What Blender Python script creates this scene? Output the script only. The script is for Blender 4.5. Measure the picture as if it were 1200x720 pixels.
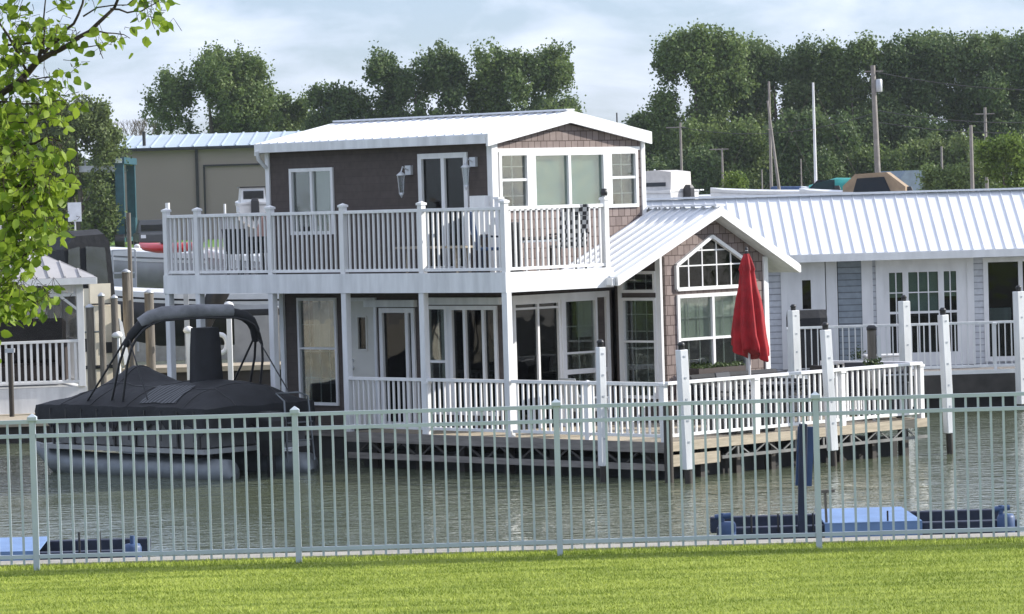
import bpy, bmesh, math, random
import numpy as np
from mathutils import Vector, Matrix
random.seed(7)
RAD = math.radians
S = bpy.context.scene
for o in list(bpy.data.objects): bpy.data.objects.remove(o)
COL = S.collection

# ------------------------------------------------------------ camera
cam_d = bpy.data.cameras.new('camera'); cam = bpy.data.objects.new('camera', cam_d); COL.objects.link(cam)
cam_d.sensor_width = 36; cam_d.lens = 135; cam_d.clip_start = .5; cam_d.clip_end = 6000
pitch = math.atan(128 / 4500)
cam.matrix_world = Matrix.Translation((0, 0, 4.5)) @ Matrix.Rotation(RAD(90) - pitch, 4, 'X') @ Matrix.Rotation(RAD(-1.62), 4, 'Z')
S.camera = cam

# ------------------------------------------------------------ sky and sun
SUN_EL, SUN_AZ = RAD(28), math.atan2(1.0, 0.20)      # azimuth from +Y towards +X
w = bpy.data.worlds.new('World'); S.world = w; w.use_nodes = True
nt = w.node_tree; nt.nodes.clear(); N = nt.nodes.new; L = nt.links.new
wo = N('ShaderNodeOutputWorld'); bg = N('ShaderNodeBackground'); bg.inputs[1].default_value = .10
sky = N('ShaderNodeTexSky'); sky.sky_type = 'NISHITA'; sky.sun_disc = False
sky.sun_elevation = SUN_EL; sky.sun_rotation = SUN_AZ; sky.air_density = 1.0; sky.dust_density = .6; sky.ozone_density = 2.5
tc = N('ShaderNodeTexCoord'); mp = N('ShaderNodeMapping'); mp.inputs['Scale'].default_value = (9, 9, 26)
mp.inputs['Location'].default_value = (1.3, .4, .2)
nz = N('ShaderNodeTexNoise'); nz.inputs['Scale'].default_value = 2.2; nz.inputs['Detail'].default_value = 9; nz.inputs['Roughness'].default_value = .55
nz.inputs['Distortion'].default_value = .3
rp = N('ShaderNodeValToRGB'); rp.color_ramp.elements[0].position = .42; rp.color_ramp.elements[1].position = .70
rp.color_ramp.elements[0].color = (.25, .25, .25, 1); rp.color_ramp.elements[1].color = (.92, .92, .92, 1)
tint = N('ShaderNodeMix'); tint.data_type = 'RGBA'; tint.blend_type = 'MULTIPLY'; tint.inputs[0].default_value = 1
tint.inputs[7].default_value = (.76, .90, 1.25, 1)
mx = N('ShaderNodeMix'); mx.data_type = 'RGBA'; mx.inputs[7].default_value = (7.7, 8.3, 9.9, 1)
L(tc.outputs['Generated'], mp.inputs[0]); L(mp.outputs[0], nz.inputs[0]); L(nz.outputs[0], rp.inputs[0])
L(sky.outputs[0], tint.inputs[6]); L(tint.outputs[2], mx.inputs[6]); sz = N('ShaderNodeSeparateXYZ'); zr = N('ShaderNodeMapRange'); zr.inputs[1].default_value = .10; zr.inputs[2].default_value = .6; zr.inputs[3].default_value = 0; zr.inputs[4].default_value = .35
L(tc.outputs['Generated'], sz.inputs[0]); L(sz.outputs[2], zr.inputs[0]); ac = N('ShaderNodeMath'); ac.operation = 'ADD'; ac.use_clamp = True; L(rp.outputs[0], ac.inputs[0]); L(zr.outputs[0], ac.inputs[1]); L(ac.outputs[0], mx.inputs[0])
L(mx.outputs[2], bg.inputs[0]); L(bg.outputs[0], wo.inputs[0])
sd = bpy.data.lights.new('sun', 'SUN'); sd.energy = 5.0; sd.angle = RAD(.5); sd.color = (1, .955, .88)
so = bpy.data.objects.new('sun', sd); COL.objects.link(so)
sdir = Vector((math.sin(SUN_AZ) * math.cos(SUN_EL), math.cos(SUN_AZ) * math.cos(SUN_EL), math.sin(SUN_EL)))
so.rotation_euler = sdir.to_track_quat('Z', 'Y').to_euler()
S.view_settings.view_transform = 'Standard'; S.view_settings.look = 'None'
S.view_settings.exposure = 0.40; S.view_settings.gamma = 1
S.render.engine = 'CYCLES'; S.cycles.max_bounces = 8; S.cycles.transparent_max_bounces = 16

# ------------------------------------------------------------ materials
def pr(name):
    m = bpy.data.materials.new(name); m.use_nodes = True; t = m.node_tree
    return m, t, t.nodes['Principled BSDF'], t.nodes.new, t.links.new
def mat(name, col, rough=.5, metal=0, var=.12, vscale=3.0, bump=0, bscale=40, spec=.5, stretch=(1, 1, 1), dirt=None):
    m, t, b, N, L = pr(name)
    b.inputs['Roughness'].default_value = rough; b.inputs['Metallic'].default_value = metal
    b.inputs['Specular IOR Level'].default_value = spec
    tc = N('ShaderNodeTexCoord'); mp = N('ShaderNodeMapping'); mp.inputs['Scale'].default_value = stretch
    L(tc.outputs['Object'], mp.inputs[0])
    n = N('ShaderNodeTexNoise'); n.inputs['Scale'].default_value = vscale; n.inputs['Detail'].default_value = 6
    L(mp.outputs[0], n.inputs[0])
    r = N('ShaderNodeValToRGB'); r.color_ramp.elements[0].position = .3; r.color_ramp.elements[1].position = .7
    a = dirt or tuple(c * (1 - var) for c in col)
    r.color_ramp.elements[0].color = (*a, 1); r.color_ramp.elements[1].color = (*[min(1, c * (1 + var * .6)) for c in col], 1)
    L(n.outputs[0], r.inputs[0]); L(r.outputs[0], b.inputs['Base Color'])
    if bump:
        n2 = N('ShaderNodeTexNoise'); n2.inputs['Scale'].default_value = bscale; n2.inputs['Detail'].default_value = 4
        L(mp.outputs[0], n2.inputs[0]); bp = N('ShaderNodeBump'); bp.inputs['Strength'].default_value = bump; bp.inputs['Distance'].default_value = .02
        L(n2.outputs[0], bp.inputs['Height']); L(bp.outputs[0], b.inputs['Normal'])
    return m
def wall_mat(name, c1, c2, mort, bw, bh, ms=.02, off=.5, rough=.8, bump=.6, spec=.3):
    """courses of shakes / lap boards: u = x+y, v = z"""
    m, t, b, N, L = pr(name); b.inputs['Roughness'].default_value = rough; b.inputs['Specular IOR Level'].default_value = spec
    tc = N('ShaderNodeTexCoord'); sp = N('ShaderNodeSeparateXYZ'); ad = N('ShaderNodeMath'); cb = N('ShaderNodeCombineXYZ')
    L(tc.outputs['Object'], sp.inputs[0]); L(sp.outputs[0], ad.inputs[0]); L(sp.outputs[1], ad.inputs[1])
    L(ad.outputs[0], cb.inputs[0]); L(sp.outputs[2], cb.inputs[1])
    br = N('ShaderNodeTexBrick'); br.offset = off; br.inputs['Scale'].default_value = 1
    br.inputs['Brick Width'].default_value = bw; br.inputs['Row Height'].default_value = bh; br.inputs['Mortar Size'].default_value = ms
    br.inputs['Mortar Smooth'].default_value = .15; br.inputs['Bias'].default_value = 0
    br.inputs['Color1'].default_value = (*c1, 1); br.inputs['Color2'].default_value = (*c2, 1); br.inputs['Mortar'].default_value = (*mort, 1)
    L(cb.outputs[0], br.inputs[0])
    n = N('ShaderNodeTexNoise'); n.inputs['Scale'].default_value = 9; n.inputs['Detail'].default_value = 5
    L(tc.outputs['Object'], n.inputs[0])
    mr = N('ShaderNodeMapRange'); mr.inputs[3].default_value = .72; mr.inputs[4].default_value = 1.25; L(n.outputs[0], mr.inputs[0])
    mm = N('ShaderNodeMix'); mm.data_type = 'RGBA'; mm.blend_type = 'MULTIPLY'; mm.inputs[0].default_value = 1
    L(br.outputs[0], mm.inputs[6]); L(mr.outputs[0], mm.inputs[7]); L(mm.outputs[2], b.inputs['Base Color'])
    bp = N('ShaderNodeBump'); bp.inputs['Strength'].default_value = bump; bp.inputs['Distance'].default_value = .02; bp.invert = True
    L(br.outputs[1], bp.inputs['Height']); L(bp.outputs[0], b.inputs['Normal'])
    return m
def glass_mat(name, tintc=(.55, .6, .58), rough=.02, refl=.55):
    m = bpy.data.materials.new(name); m.use_nodes = True; t = m.node_tree; t.nodes.clear(); N = t.nodes.new; L = t.links.new
    o = N('ShaderNodeOutputMaterial'); g = N('ShaderNodeBsdfGlossy'); g.inputs['Roughness'].default_value = rough
    tr = N('ShaderNodeBsdfTransparent'); tr.inputs[0].default_value = (*tintc, 1)
    n = N('ShaderNodeTexNoise'); n.inputs['Scale'].default_value = 1.3; bp = N('ShaderNodeBump'); bp.inputs['Strength'].default_value = .12; bp.inputs['Distance'].default_value = .05
    tc = N('ShaderNodeTexCoord'); L(tc.outputs['Object'], n.inputs[0]); L(n.outputs[0], bp.inputs['Height']); L(bp.outputs[0], g.inputs['Normal'])
    f = N('ShaderNodeFresnel'); f.inputs[0].default_value = 1.9
    ml = N('ShaderNodeMath'); ml.operation = 'MULTIPLY'; ml.inputs[1].default_value = refl; L(f.outputs[0], ml.inputs[0])
    x = N('ShaderNodeMixShader'); L(ml.outputs[0], x.inputs[0]); L(tr.outputs[0], x.inputs[1]); L(g.outputs[0], x.inputs[2]); L(x.outputs[0], o.inputs[0])
    return m
def leaf_mat(name, c1, c2, trans=.35, vs=.8, rough=.55, spec=.3):
    m, t, b, N, L = pr(name); b.inputs['Roughness'].default_value = rough; b.inputs['Specular IOR Level'].default_value = spec
    g = N('ShaderNodeNewGeometry'); n = N('ShaderNodeTexNoise'); n.inputs['Scale'].default_value = vs; n.inputs['Detail'].default_value = 3
    L(g.outputs['Position'], n.inputs[0])
    ad = N('ShaderNodeMath'); ad.operation = 'MULTIPLY_ADD'; ad.inputs[1].default_value = .5
    L(g.outputs['Random Per Island'], ad.inputs[0]); L(n.outputs[0], ad.inputs[2])
    r = N('ShaderNodeValToRGB'); r.color_ramp.elements[0].position = .42; r.color_ramp.elements[1].position = 1.05
    r.color_ramp.elements[0].color = (*c1, 1); r.color_ramp.elements[1].color = (*c2, 1)
    L(ad.outputs[0], r.inputs[0]); L(r.outputs[0], b.inputs['Base Color'])
    tr = N('ShaderNodeBsdfTranslucent'); L(r.outputs[0], tr.inputs[0])
    x = N('ShaderNodeMixShader'); x.inputs[0].default_value = trans
    o = t.nodes['Material Output']; L(b.outputs[0], x.inputs[1]); L(tr.outputs[0], x.inputs[2]); L(x.outputs[0], o.inputs[0])
    return m

WHITE = mat('white_vinyl', (.80, .80, .79), .38, var=.10, vscale=2.5, stretch=(2, 2, .6))
WHITEP = mat('white_paint', (.76, .77, .77), .55, var=.17, vscale=2.2, stretch=(2.5, 2.5, .5), bump=.15, bscale=30)
ROOFM = mat('white_metal_roof', (.74, .76, .79), .38, var=.06, vscale=1.2)
ROOFB = mat('blue_grey_metal_roof', (.42, .50, .56), .35, var=.1, vscale=.4)
ROOFG = mat('grey_metal_roof', (.40, .39, .39), .45, var=.15, vscale=2)
SHAKE = wall_mat('brown_shakes', (.19, .148, .135), (.275, .222, .203), (.07, .048, .042), .15, .165, .007)
BROWN = wall_mat('dark_brown_siding', (.088, .072, .064), (.098, .080, .072), (.074, .060, .054), .9, .13, .004, bump=.15)
LAPW = wall_mat('pale_grey_lap_siding', (.58, .60, .63), (.62, .64, .67), (.36, .37, .40), 4.0, .13, .010, bump=.8)
LAPB = wall_mat('grey_blue_lap_siding', (.26, .30, .33), (.30, .34, .37), (.16, .18, .20), 4.0, .13, .010, bump=.8)
GLASS = glass_mat('window_glass', (.80, .84, .82)); GLASSD = glass_mat('dark_window_glass', (.25, .27, .27), refl=.40)
GLASSN = glass_mat('door_glass', (.6, .66, .66), refl=.22)
GLASSC = glass_mat('clear_vinyl_window', (.75, .78, .78), .12, 1.3)
DOORM = mat('cream_door_paint', (.62, .61, .55), .45, var=.06)
BLIND = mat('pale_green_blind', (.66, .72, .62), .7, var=.1)
BLINDT = mat('teal_glass_blind', (.42, .62, .55), .6, var=.1)
CURT = mat('white_curtain', (.68, .67, .64), .8, var=.18, vscale=14, stretch=(1, 1, .08))
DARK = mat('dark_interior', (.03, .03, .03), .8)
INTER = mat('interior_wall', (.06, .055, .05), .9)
DECKW = mat('weathered_deck_boards', (.42, .36, .27), .8, var=.25, vscale=5, bump=.3, stretch=(.6, 6, 6))
DECKG = mat('grey_deck_boards', (.24, .22, .20), .85, var=.3, vscale=4, bump=.3, stretch=(6, .6, 6))
FLOATM = mat('black_float', (.022, .022, .022), .7, var=.3)
ALU = mat('aluminium', (.20, .22, .23), .5, .6, var=.3)
TRUSS = mat('dull_truss_paint', (.20, .20, .19), .7, var=.5, vscale=2)
DECKD = mat('dark_wet_boards', (.06, .055, .05), .8, var=.4)
STEEL = mat('galvanised_steel', (.50, .52, .54), .45, .7, var=.15)
FENCEM = mat('pale_green_fence_paint', (.45, .51, .555), .42, var=.10, vscale=2)
LANT = mat('lantern_metal', (.62, .64, .66), .35, .3)
BLACK = mat('black_canvas', (.014, .015, .018), .75, var=.4, vscale=3, bump=.6, bscale=9)
GREYC = mat('grey_canvas', (.20, .205, .215), .8, var=.35, vscale=4, bump=.7, bscale=14)
PLEAT, t, b, N, L = pr('pleated_grey_mesh'); b.inputs['Roughness'].default_value = .8
tc = N('ShaderNodeTexCoord'); wv = N('ShaderNodeTexWave'); wv.bands_direction = 'Y'; wv.inputs['Scale'].default_value = 3.2; wv.inputs['Distortion'].default_value = 1.6
rp = N('ShaderNodeValToRGB'); rp.color_ramp.elements[0].color = (.03, .032, .036, 1); rp.color_ramp.elements[1].color = (.12, .125, .13, 1); rp.color_ramp.elements[0].position = .3; rp.color_ramp.elements[1].position = .8
L(tc.outputs['Object'], wv.inputs[0]); L(wv.outputs[0], rp.inputs[0]); L(rp.outputs[0], b.inputs['Base Color'])
SILVERC = mat('light_grey_mesh', (.30, .31, .32), .7, var=.3, vscale=12)
BLKM = mat('black_metal', (.02, .02, .022), .4, var=.2)
RED = mat('red_canvas', (.36, .010, .016), .8, var=.35, vscale=5, bump=.3, bscale=20)
REDP = mat('red_plastic', (.62, .02, .025), .3)
WOODP = mat('weathered_piling', (.17, .15, .125), .85, var=.35, vscale=5, bump=.6, bscale=20, stretch=(4, 4, .4))
DARKP = mat('dark_wet_piling', (.035, .028, .022), .6, var=.3)
BLUE = mat('blue_painted_steel', (.045, .09, .20), .5, var=.3)
NAVY = mat('navy_painted_steel', (.014, .022, .05), .55, var=.4, vscale=8)
BLUET = mat('light_blue_tarp', (.16, .26, .46), .65, var=.15, vscale=3, bump=.3, bscale=8)
TEALST = mat('teal_painted_steel', (.022, .085, .115), .45, var=.25)
GEL = mat('white_gelcoat', (.70, .71, .71), .25, var=.08)
GELC = mat('cream_gelcoat', (.78, .70, .55), .4, var=.12)
HULLG = mat('grey_hull', (.30, .31, .31), .4, var=.15)
TEALC = mat('teal_canvas', (.02, .26, .24), .7, var=.2, bump=.3)
TANC = mat('tan_canvas', (.30, .22, .14), .75, var=.2, bump=.3)
TAUPE = mat('taupe_metal_wall', (.30, .245, .225), .8, var=.06, vscale=.3)
CONC = mat('concrete', (.34, .32, .28), .85, var=.2, vscale=4, bump=.4)
SCREEN = glass_mat('insect_screen', (.62, .62, .62), .5, .3)
BARK = mat('dark_bark', (.045, .032, .026), .85, var=.4, vscale=18, bump=.8, bscale=60)
TRUNK = mat('grey_bark', (.13, .11, .09), .9, var=.4, vscale=1.5)
SALMON = mat('salmon_canvas', (.55, .33, .27), .8, var=.15)
GREENP = leaf_mat('pot_plant_leaves', (.035, .06, .02), (.10, .14, .05), .3, 12)
SIGNW = mat('sign_white', (.68, .72, .76), .5)
TERRA = mat('dark_planter', (.05, .035, .03), .6)

# ------------------------------------------------------------ mesh helper
class MB:
    def __init__(s): s.v = []; s.f = []; s.sm = []; s.st = []
    def add(s, vs, fs, smooth=False):
        b = len(s.v); s.st.append((b, len(s.f))); s.v += [tuple(map(float, p)) for p in vs]
        for f in fs: s.f.append([b + i for i in f]); s.sm.append(smooth)
        return s
    def box(s, x0, x1, y0, y1, z0, z1, f=None):
        p = [(x, y, z) for z in (z0, z1) for y in (y0, y1) for x in (x0, x1)]
        if f: p = [f(*q) for q in p]
        return s.add(p, [(0, 2, 3, 1), (4, 5, 7, 6), (0, 1, 5, 4), (2, 6, 7, 3), (0, 4, 6, 2), (1, 3, 7, 5)])
    def beam(s, p0, p1, wx, wz, upv=(0, 0, 1)):
        p0 = Vector(p0); p1 = Vector(p1); d = (p1 - p0).normalized(); u = Vector(upv)
        if abs(d.dot(u)) > .99: u = Vector((0, 1, 0))
        a = d.cross(u).normalized() * wx / 2; b = a.cross(d).normalized() * wz / 2
        p = [q + sa * a + sb * b for q in (p0, p1) for sb in (-1, 1) for sa in (-1, 1)]
        return s.add(p, [(0, 1, 3, 2), (4, 6, 7, 5), (0, 4, 5, 1), (2, 3, 7, 6), (0, 2, 6, 4), (1, 5, 7, 3)])
    def tube(s, pts, r, n=8, cap=True):
        pts = [Vector(p) for p in pts]; rs = r if isinstance(r, (list, tuple)) else [r] * len(pts)
        rings = []; ref = None
        for i, p in enumerate(pts):
            d = (pts[min(i + 1, len(pts) - 1)] - pts[max(i - 1, 0)]).normalized()
            if ref is None:
                ref = Vector((0, 0, 1)) if abs(d.z) < .9 else Vector((1, 0, 0))
            a = (ref - d * ref.dot(d)).normalized(); ref = a; b = d.cross(a)
            rings.append([p + (a * math.cos(2 * math.pi * k / n) + b * math.sin(2 * math.pi * k / n)) * rs[i] for k in range(n)])
        vs = [v for g in rings for v in g]; fs = []
        for i in range(len(pts) - 1):
            for k in range(n): fs.append((i * n + k, i * n + (k + 1) % n, (i + 1) * n + (k + 1) % n, (i + 1) * n + k))
        s.add(vs, fs, True)
        if cap: s.add(rings[0], [tuple(range(n))[::-1]]); s.add(rings[-1], [tuple(range(n))])
        return s
    def lathe(s, prof, c=(0, 0, 0), n=12, smooth=True, rf=None):
        vs = []; fs = []
        for i, (r, z) in enumerate(prof):
            for k in range(n):
                a = 2 * math.pi * k / n; q = rf(i, a) if rf else 1
                vs.append((c[0] + r * q * math.cos(a), c[1] + r * q * math.sin(a), c[2] + z))
        for i in range(len(prof) - 1):
            for k in range(n): fs.append((i * n + k, i * n + (k + 1) % n, (i + 1) * n + (k + 1) % n, (i + 1) * n + k))
        fs.append(tuple(range(n))[::-1]); fs.append(tuple((len(prof) - 1) * n + k for k in range(n)))
        return s.add(vs, fs, smooth)
    def prism(s, poly, vec):
        n = len(poly); v = Vector(vec); a = [Vector(p) for p in poly]
        return s.add(a + [p + v for p in a], [tuple(range(n))[::-1], tuple(range(n, 2 * n))] + [(i, (i + 1) % n, n + (i + 1) % n, n + i) for i in range(n)])
    def loft(s, secs, closed=True, smooth=True, caps=True):
        n = len(secs[0]); vs = [p for c in secs for p in c]; fs = []
        for i in range(len(secs) - 1):
            for k in range(n if closed else n - 1): fs.append((i * n + k, i * n + (k + 1) % n, (i + 1) * n + (k + 1) % n, (i + 1) * n + k))
        s.add(vs, fs, smooth)
        if caps and closed: s.add(secs[0], [tuple(range(n))[::-1]]); s.add(secs[-1], [tuple(range(n))])
        return s
    def wall(s, f, a0, a1, z0, z1, th, holes):
        """solid wall of thickness th with rectangular openings; d outward = 0 .. -th"""
        A = sorted({a0, a1, *[h[i] for h in holes for i in (0, 1)]}); Z = sorted({z0, z1, *[h[i] for h in holes for i in (2, 3)]})
        A = [a for a in A if a0 <= a <= a1]; Z = [z for z in Z if z0 <= z <= z1]
        inh = lambda a, z: any(h[0] < a < h[1] and h[2] < z < h[3] for h in holes)
        for i in range(len(A) - 1):
            j = 0
            while j < len(Z) - 1:
                if inh((A[i] + A[i + 1]) / 2, (Z[j] + Z[j + 1]) / 2): j += 1; continue
                k = j
                while k < len(Z) - 1 and not inh((A[i] + A[i + 1]) / 2, (Z[k] + Z[k + 1]) / 2): k += 1
                s.box(A[i], A[i + 1], -th, 0, Z[j], Z[k], f); j = k
        return s
    def mesh(s, name, m, bevel=0):
        me = bpy.data.meshes.new(name); me.from_pydata(s.v, [], s.f); me.materials.append(m)
        me.polygons.foreach_set('use_smooth', s.sm)
        bm = bmesh.new(); bm.from_mesh(me); bmesh.ops.recalc_face_normals(bm, faces=bm.faces)
        if bevel: bmesh.ops.bevel(bm, geom=list(bm.edges), offset=bevel, segments=1, affect='EDGES')
        bm.to_mesh(me); bm.free(); return me
    def build(s, name, m, parent=None, bevel=0):
        o = bpy.data.objects.new(name, s.mesh(name, m, bevel)); COL.objects.link(o); o.parent = parent; return o
def _bs(s, name, m, parent=None, bevel=0):
    out = []
    for i, (v0, f0) in enumerate(s.st):
        v1, f1 = s.st[i + 1] if i + 1 < len(s.st) else (len(s.v), len(s.f))
        q = MB(); q.v = s.v[v0:v1]; q.f = [[k - v0 for k in f] for f in s.f[f0:f1]]; q.sm = s.sm[f0:f1]; out.append(q.build(name, m, parent, bevel))
    return out
MB.buildsep = _bs
def tag(o, label=None, cat=None, group=None, kind=None):
    for k, v in (('label', label), ('category', cat), ('group', group), ('kind', kind)):
        if v: o[k] = v
    return o
def thing(name, label, cat, loc=(0, 0, 0), rz=0, group=None):
    o = bpy.data.objects.new(name, None); COL.objects.link(o); o.empty_display_size = .3
    o.location = loc; o.rotation_euler = (0, 0, rz); return tag(o, label, cat, group)
def clone(o, parent=None):
    c = o.copy(); COL.objects.link(c)
    if parent: c.parent = parent
    for ch in list(o.children): clone(ch, c)
    return c
def copyto(o, parent, loc):
    c = o.copy(); COL.objects.link(c); c.parent = parent; c.location = loc; return c

# ------------------------------------------------------------ house pieces
def plane_x(vx, out=-1): return lambda a, d, z: (vx + out * d, a, z)
def plane_y(uy, out=-1): return lambda a, d, z: (a, uy + out * d, z)
def window(par, f, a0, a1, z0, z1, cols=1, rows=1, fw=.05, glass=None, name='window', mid=None, vert=None, blind=None, fm=None, curtain=None):
    """frame, muntins, sash rails proud of the wall; pane set 2 cm back"""
    glass = glass or GLASS; fm = fm or WHITE; b = MB(); D = .035
    b.box(a0, a0 + fw, -.05, D, z0, z1, f).box(a1 - fw, a1, -.05, D, z0, z1, f)
    b.box(a0 + fw, a1 - fw, -.05, D, z1 - fw, z1, f).box(a0 + fw, a1 - fw, -.05, D, z0, z0 + fw, f)
    for v in (vert or []): b.box(v - fw * .45, v + fw * .45, -.045, D - .006, z0 + fw, z1 - fw, f)
    for m_ in (mid or []): b.box(a0 + fw, a1 - fw, -.043, D - .010, m_ - fw * .35, m_ + fw * .35, f)
    o = b.build(name, fm, par)
    MB().box(a0 + fw * .5, a1 - fw * .5, -.024, -.018, z0 + fw * .5, z1 - fw * .5, f).build('pane', glass, o)
    if cols > 1 or rows > 1:
        b = MB(); t = .007
        for i in range(1, cols): x = a0 + (a1 - a0) * i / cols; b.box(x - t, x + t, -.040, -.027, z0 + fw, z1 - fw, f)
        for i in range(1, rows): z = z0 + (z1 - z0) * i / rows; b.box(a0 + fw, a1 - fw, -.0395, -.0275, z - t, z + t, f)
        b.build('muntins', fm, o)
    if blind: MB().box(blind[0], blind[1], -.075, -.065, blind[2], blind[3], f).build('blind', blind[4], o)
    return o
def cap_post(b, x, y, z0, z1, w=.10):
    h = w / 2; b.box(x - h, x + h, y - h, y + h, z0, z1 - .07)
    c = h + .016; b.box(x - c, x + c, y - c, y + c, z1 - .07, z1 - .035)
    b.add([(x - c, y - c, z1 - .035), (x + c, y - c, z1 - .035), (x + c, y + c, z1 - .035), (x - c, y + c, z1 - .035), (x, y, z1)], [(0, 1, 4), (1, 2, 4), (2, 3, 4), (3, 0, 4), (0, 3, 2, 1)])
_bal = {}
def railing(par, p0, p1, zf, h, posts=(), spacing=.12, bw=.030, mt=None, pw=.10, ph=None, ptop=.13, tr=(.075, .055), round_=False, name='railing'):
    mt = mt or WHITE; p0 = Vector((*p0, 0)); p1 = Vector((*p1, 0)); d = p1 - p0; Ln = d.length; d.normalize()
    b = MB(); zt = zf + h
    b.beam(p0 + Vector((0, 0, zt - tr[1] / 2)), p1 + Vector((0, 0, zt - tr[1] / 2)), tr[0], tr[1])
    b.beam(p0 + Vector((0, 0, zf + .10)), p1 + Vector((0, 0, zf + .10)), .05, .05)
    o = b.build(name, mt, par, .004)
    k = (round(h, 3), bw, mt.name)
    if k not in _bal:
        _bal[k] = MB().box(-bw / 2, bw / 2, -bw / 2, bw / 2, .12, h - tr[1] + .004).mesh('baluster', mt)
    n = int(Ln / spacing); ang = math.atan2(d.y, d.x)
    for i in range(1, n):
        q = p0 + d * (Ln * i / n)
        if any(abs((q - p0).length - t) < pw * .6 for t in posts): continue
        c = bpy.data.objects.new('baluster', _bal[k]); COL.objects.link(c); c.parent = o; c.location = (q.x, q.y, zf); c.rotation_euler = (0, 0, ang)
    for t in posts:
        q = p0 + d * t; bb = MB(); cap_post(bb, 0, 0, 0, h + ptop, pw); c = bb.build('post', mt, o); c.location = (q.x, q.y, zf)
    return o
def roof_plane(par, pa, pb, pc, pd, th, m, rib=.3, rh=.025, rw=.03, name='roof_panel'):
    """pa,pb along eave (pa->pb), pd,pc along ridge; ribs run eave->ridge"""
    pa, pb, pc, pd = map(Vector, (pa, pb, pc, pd)); n = (pb - pa).cross(pd - pa).normalized()
    if n.z < 0: n = -n
    b = MB().prism([pa, pb, pc, pd], -n * th)
    L_ = (pb - pa).length; k = int(L_ / rib)
    for i in range(k + 1):
        t = (i + .5) / (k + 1); e = pa.lerp(pb, t) + n * rh / 2; g = pd.lerp(pc, t) + n * rh / 2
        b.beam(e, g, rw, rh, n)
    return b.build(name, m, par)

# ============================================================ SETTING
def grid_sheet(name, x0, x1, ys, zf, m, nx=2):
    b = MB(); xs = [x0 + (x1 - x0) * i / nx for i in range(nx + 1)]
    b.add([(x, y, zf(x, y)) for y in ys for x in xs], [(j * (nx + 1) + i, j * (nx + 1) + i + 1, (j + 1) * (nx + 1) + i + 1, (j + 1) * (nx + 1) + i) for j in range(len(ys) - 1) for i in range(nx)], True)
    return tag(b.build(name, m), kind='structure')
# grass colour
def grass_mat(name, c1, c2, s=3):
    m, t, b, N, L = pr(name); b.inputs['Roughness'].default_value = .7; b.inputs['Specular IOR Level'].default_value = .2
    g = N('ShaderNodeNewGeometry'); n = N('ShaderNodeTexNoise'); n.inputs['Scale'].default_value = s; n.inputs['Detail'].default_value = 8
    mp = N('ShaderNodeMapping'); mp.inputs['Scale'].default_value = (.4, 2.2, 1); L(g.outputs['Position'], mp.inputs[0]); L(mp.outputs[0], n.inputs[0])
    r = N('ShaderNodeValToRGB'); r.color_ramp.elements[0].position = .36; r.color_ramp.elements[1].position = .64
    r.color_ramp.elements[0].color = (*c1, 1); r.color_ramp.elements[1].color = (*c2, 1); rd = N('ShaderNodeMath'); rd.operation = 'MULTIPLY_ADD'; rd.inputs[1].default_value = .22; L(g.outputs['Random Per Island'], rd.inputs[0]); sb_ = N('ShaderNodeMath'); sb_.operation = 'SUBTRACT'; sb_.inputs[1].default_value = .11; L(n.outputs[0], sb_.inputs[0]); L(sb_.outputs[0], rd.inputs[2]); L(rd.outputs[0], r.inputs[0])
    L(r.outputs[0], b.inputs['Base Color'])
    return m
GR = grass_mat('lawn_grass', (.16, .21, .02), (.28, .33, .05), 2.0)
GRB = grass_mat('grass_blades', (.17, .24, .022), (.44, .50, .10), 1.7)
GRF = grass_mat('far_grass', (.08, .17, .02), (.15, .26, .04), .3)
GRAV = mat('gravel', (.36, .32, .27), .9, var=.2, vscale=.5, bump=.4)
grid_sheet('lawn', -60, 60, [-80, 0, 20, 36.75], lambda x, y: 1.10, GR)
MB().box(-60, 60, 36.75, 37.15, -.8, 1.12).build('sea_wall', CONC); tag(bpy.data.objects['sea_wall'], 'low concrete sea wall along the edge of the mown lawn', 'sea wall')
MB().box(-130, 130, 113, 113.6, -.8, .98).build('sea_wall', CONC); tag(bpy.data.objects['sea_wall.001'], 'far concrete sea wall holding up the boat yard', 'sea wall')
# water: one sheet below everything
WM, t, b, N, L = pr('canal_water'); b.inputs['Base Color'].default_value = (.115, .135, .085, 1); b.inputs['Roughness'].default_value = .05; b.inputs['IOR'].default_value = 1.33
g = N('ShaderNodeNewGeometry'); mp = N('ShaderNodeMapping'); mp.inputs['Scale'].default_value = (.8, 1.1, 1); L(g.outputs['Position'], mp.inputs[0])
n1 = N('ShaderNodeTexNoise'); n1.inputs['Scale'].default_value = 3.0; n1.inputs['Detail'].default_value = 3; n1.inputs['Roughness'].default_value = .6; n1.inputs['Distortion'].default_value = .4
n2 = N('ShaderNodeTexNoise'); n2.inputs['Scale'].default_value = .28; n2.inputs['Detail'].default_value = 2
L(mp.outputs[0], n1.inputs[0]); L(g.outputs['Position'], n2.inputs[0])
ml = N('ShaderNodeMath'); ml.operation = 'MULTIPLY'; mr = N('ShaderNodeMapRange'); mr.inputs[1].default_value = .3; mr.inputs[2].default_value = .7; mr.inputs[3].default_value = .25; mr.inputs[4].default_value = 1.35
L(n2.outputs[0], mr.inputs[0]); L(n1.outputs[0], ml.inputs[0]); L(mr.outputs[0], ml.inputs[1])
bp = N('ShaderNodeBump'); bp.inputs['Strength'].default_value = 1.0; bp.inputs['Distance'].default_value = .048; L(ml.outputs[0], bp.inputs['Height']); L(bp.outputs[0], b.inputs['Normal'])
grid_sheet('water', -400, 400, [-85, 20, 80, 113.3], lambda x, y: 0, WM)
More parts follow.
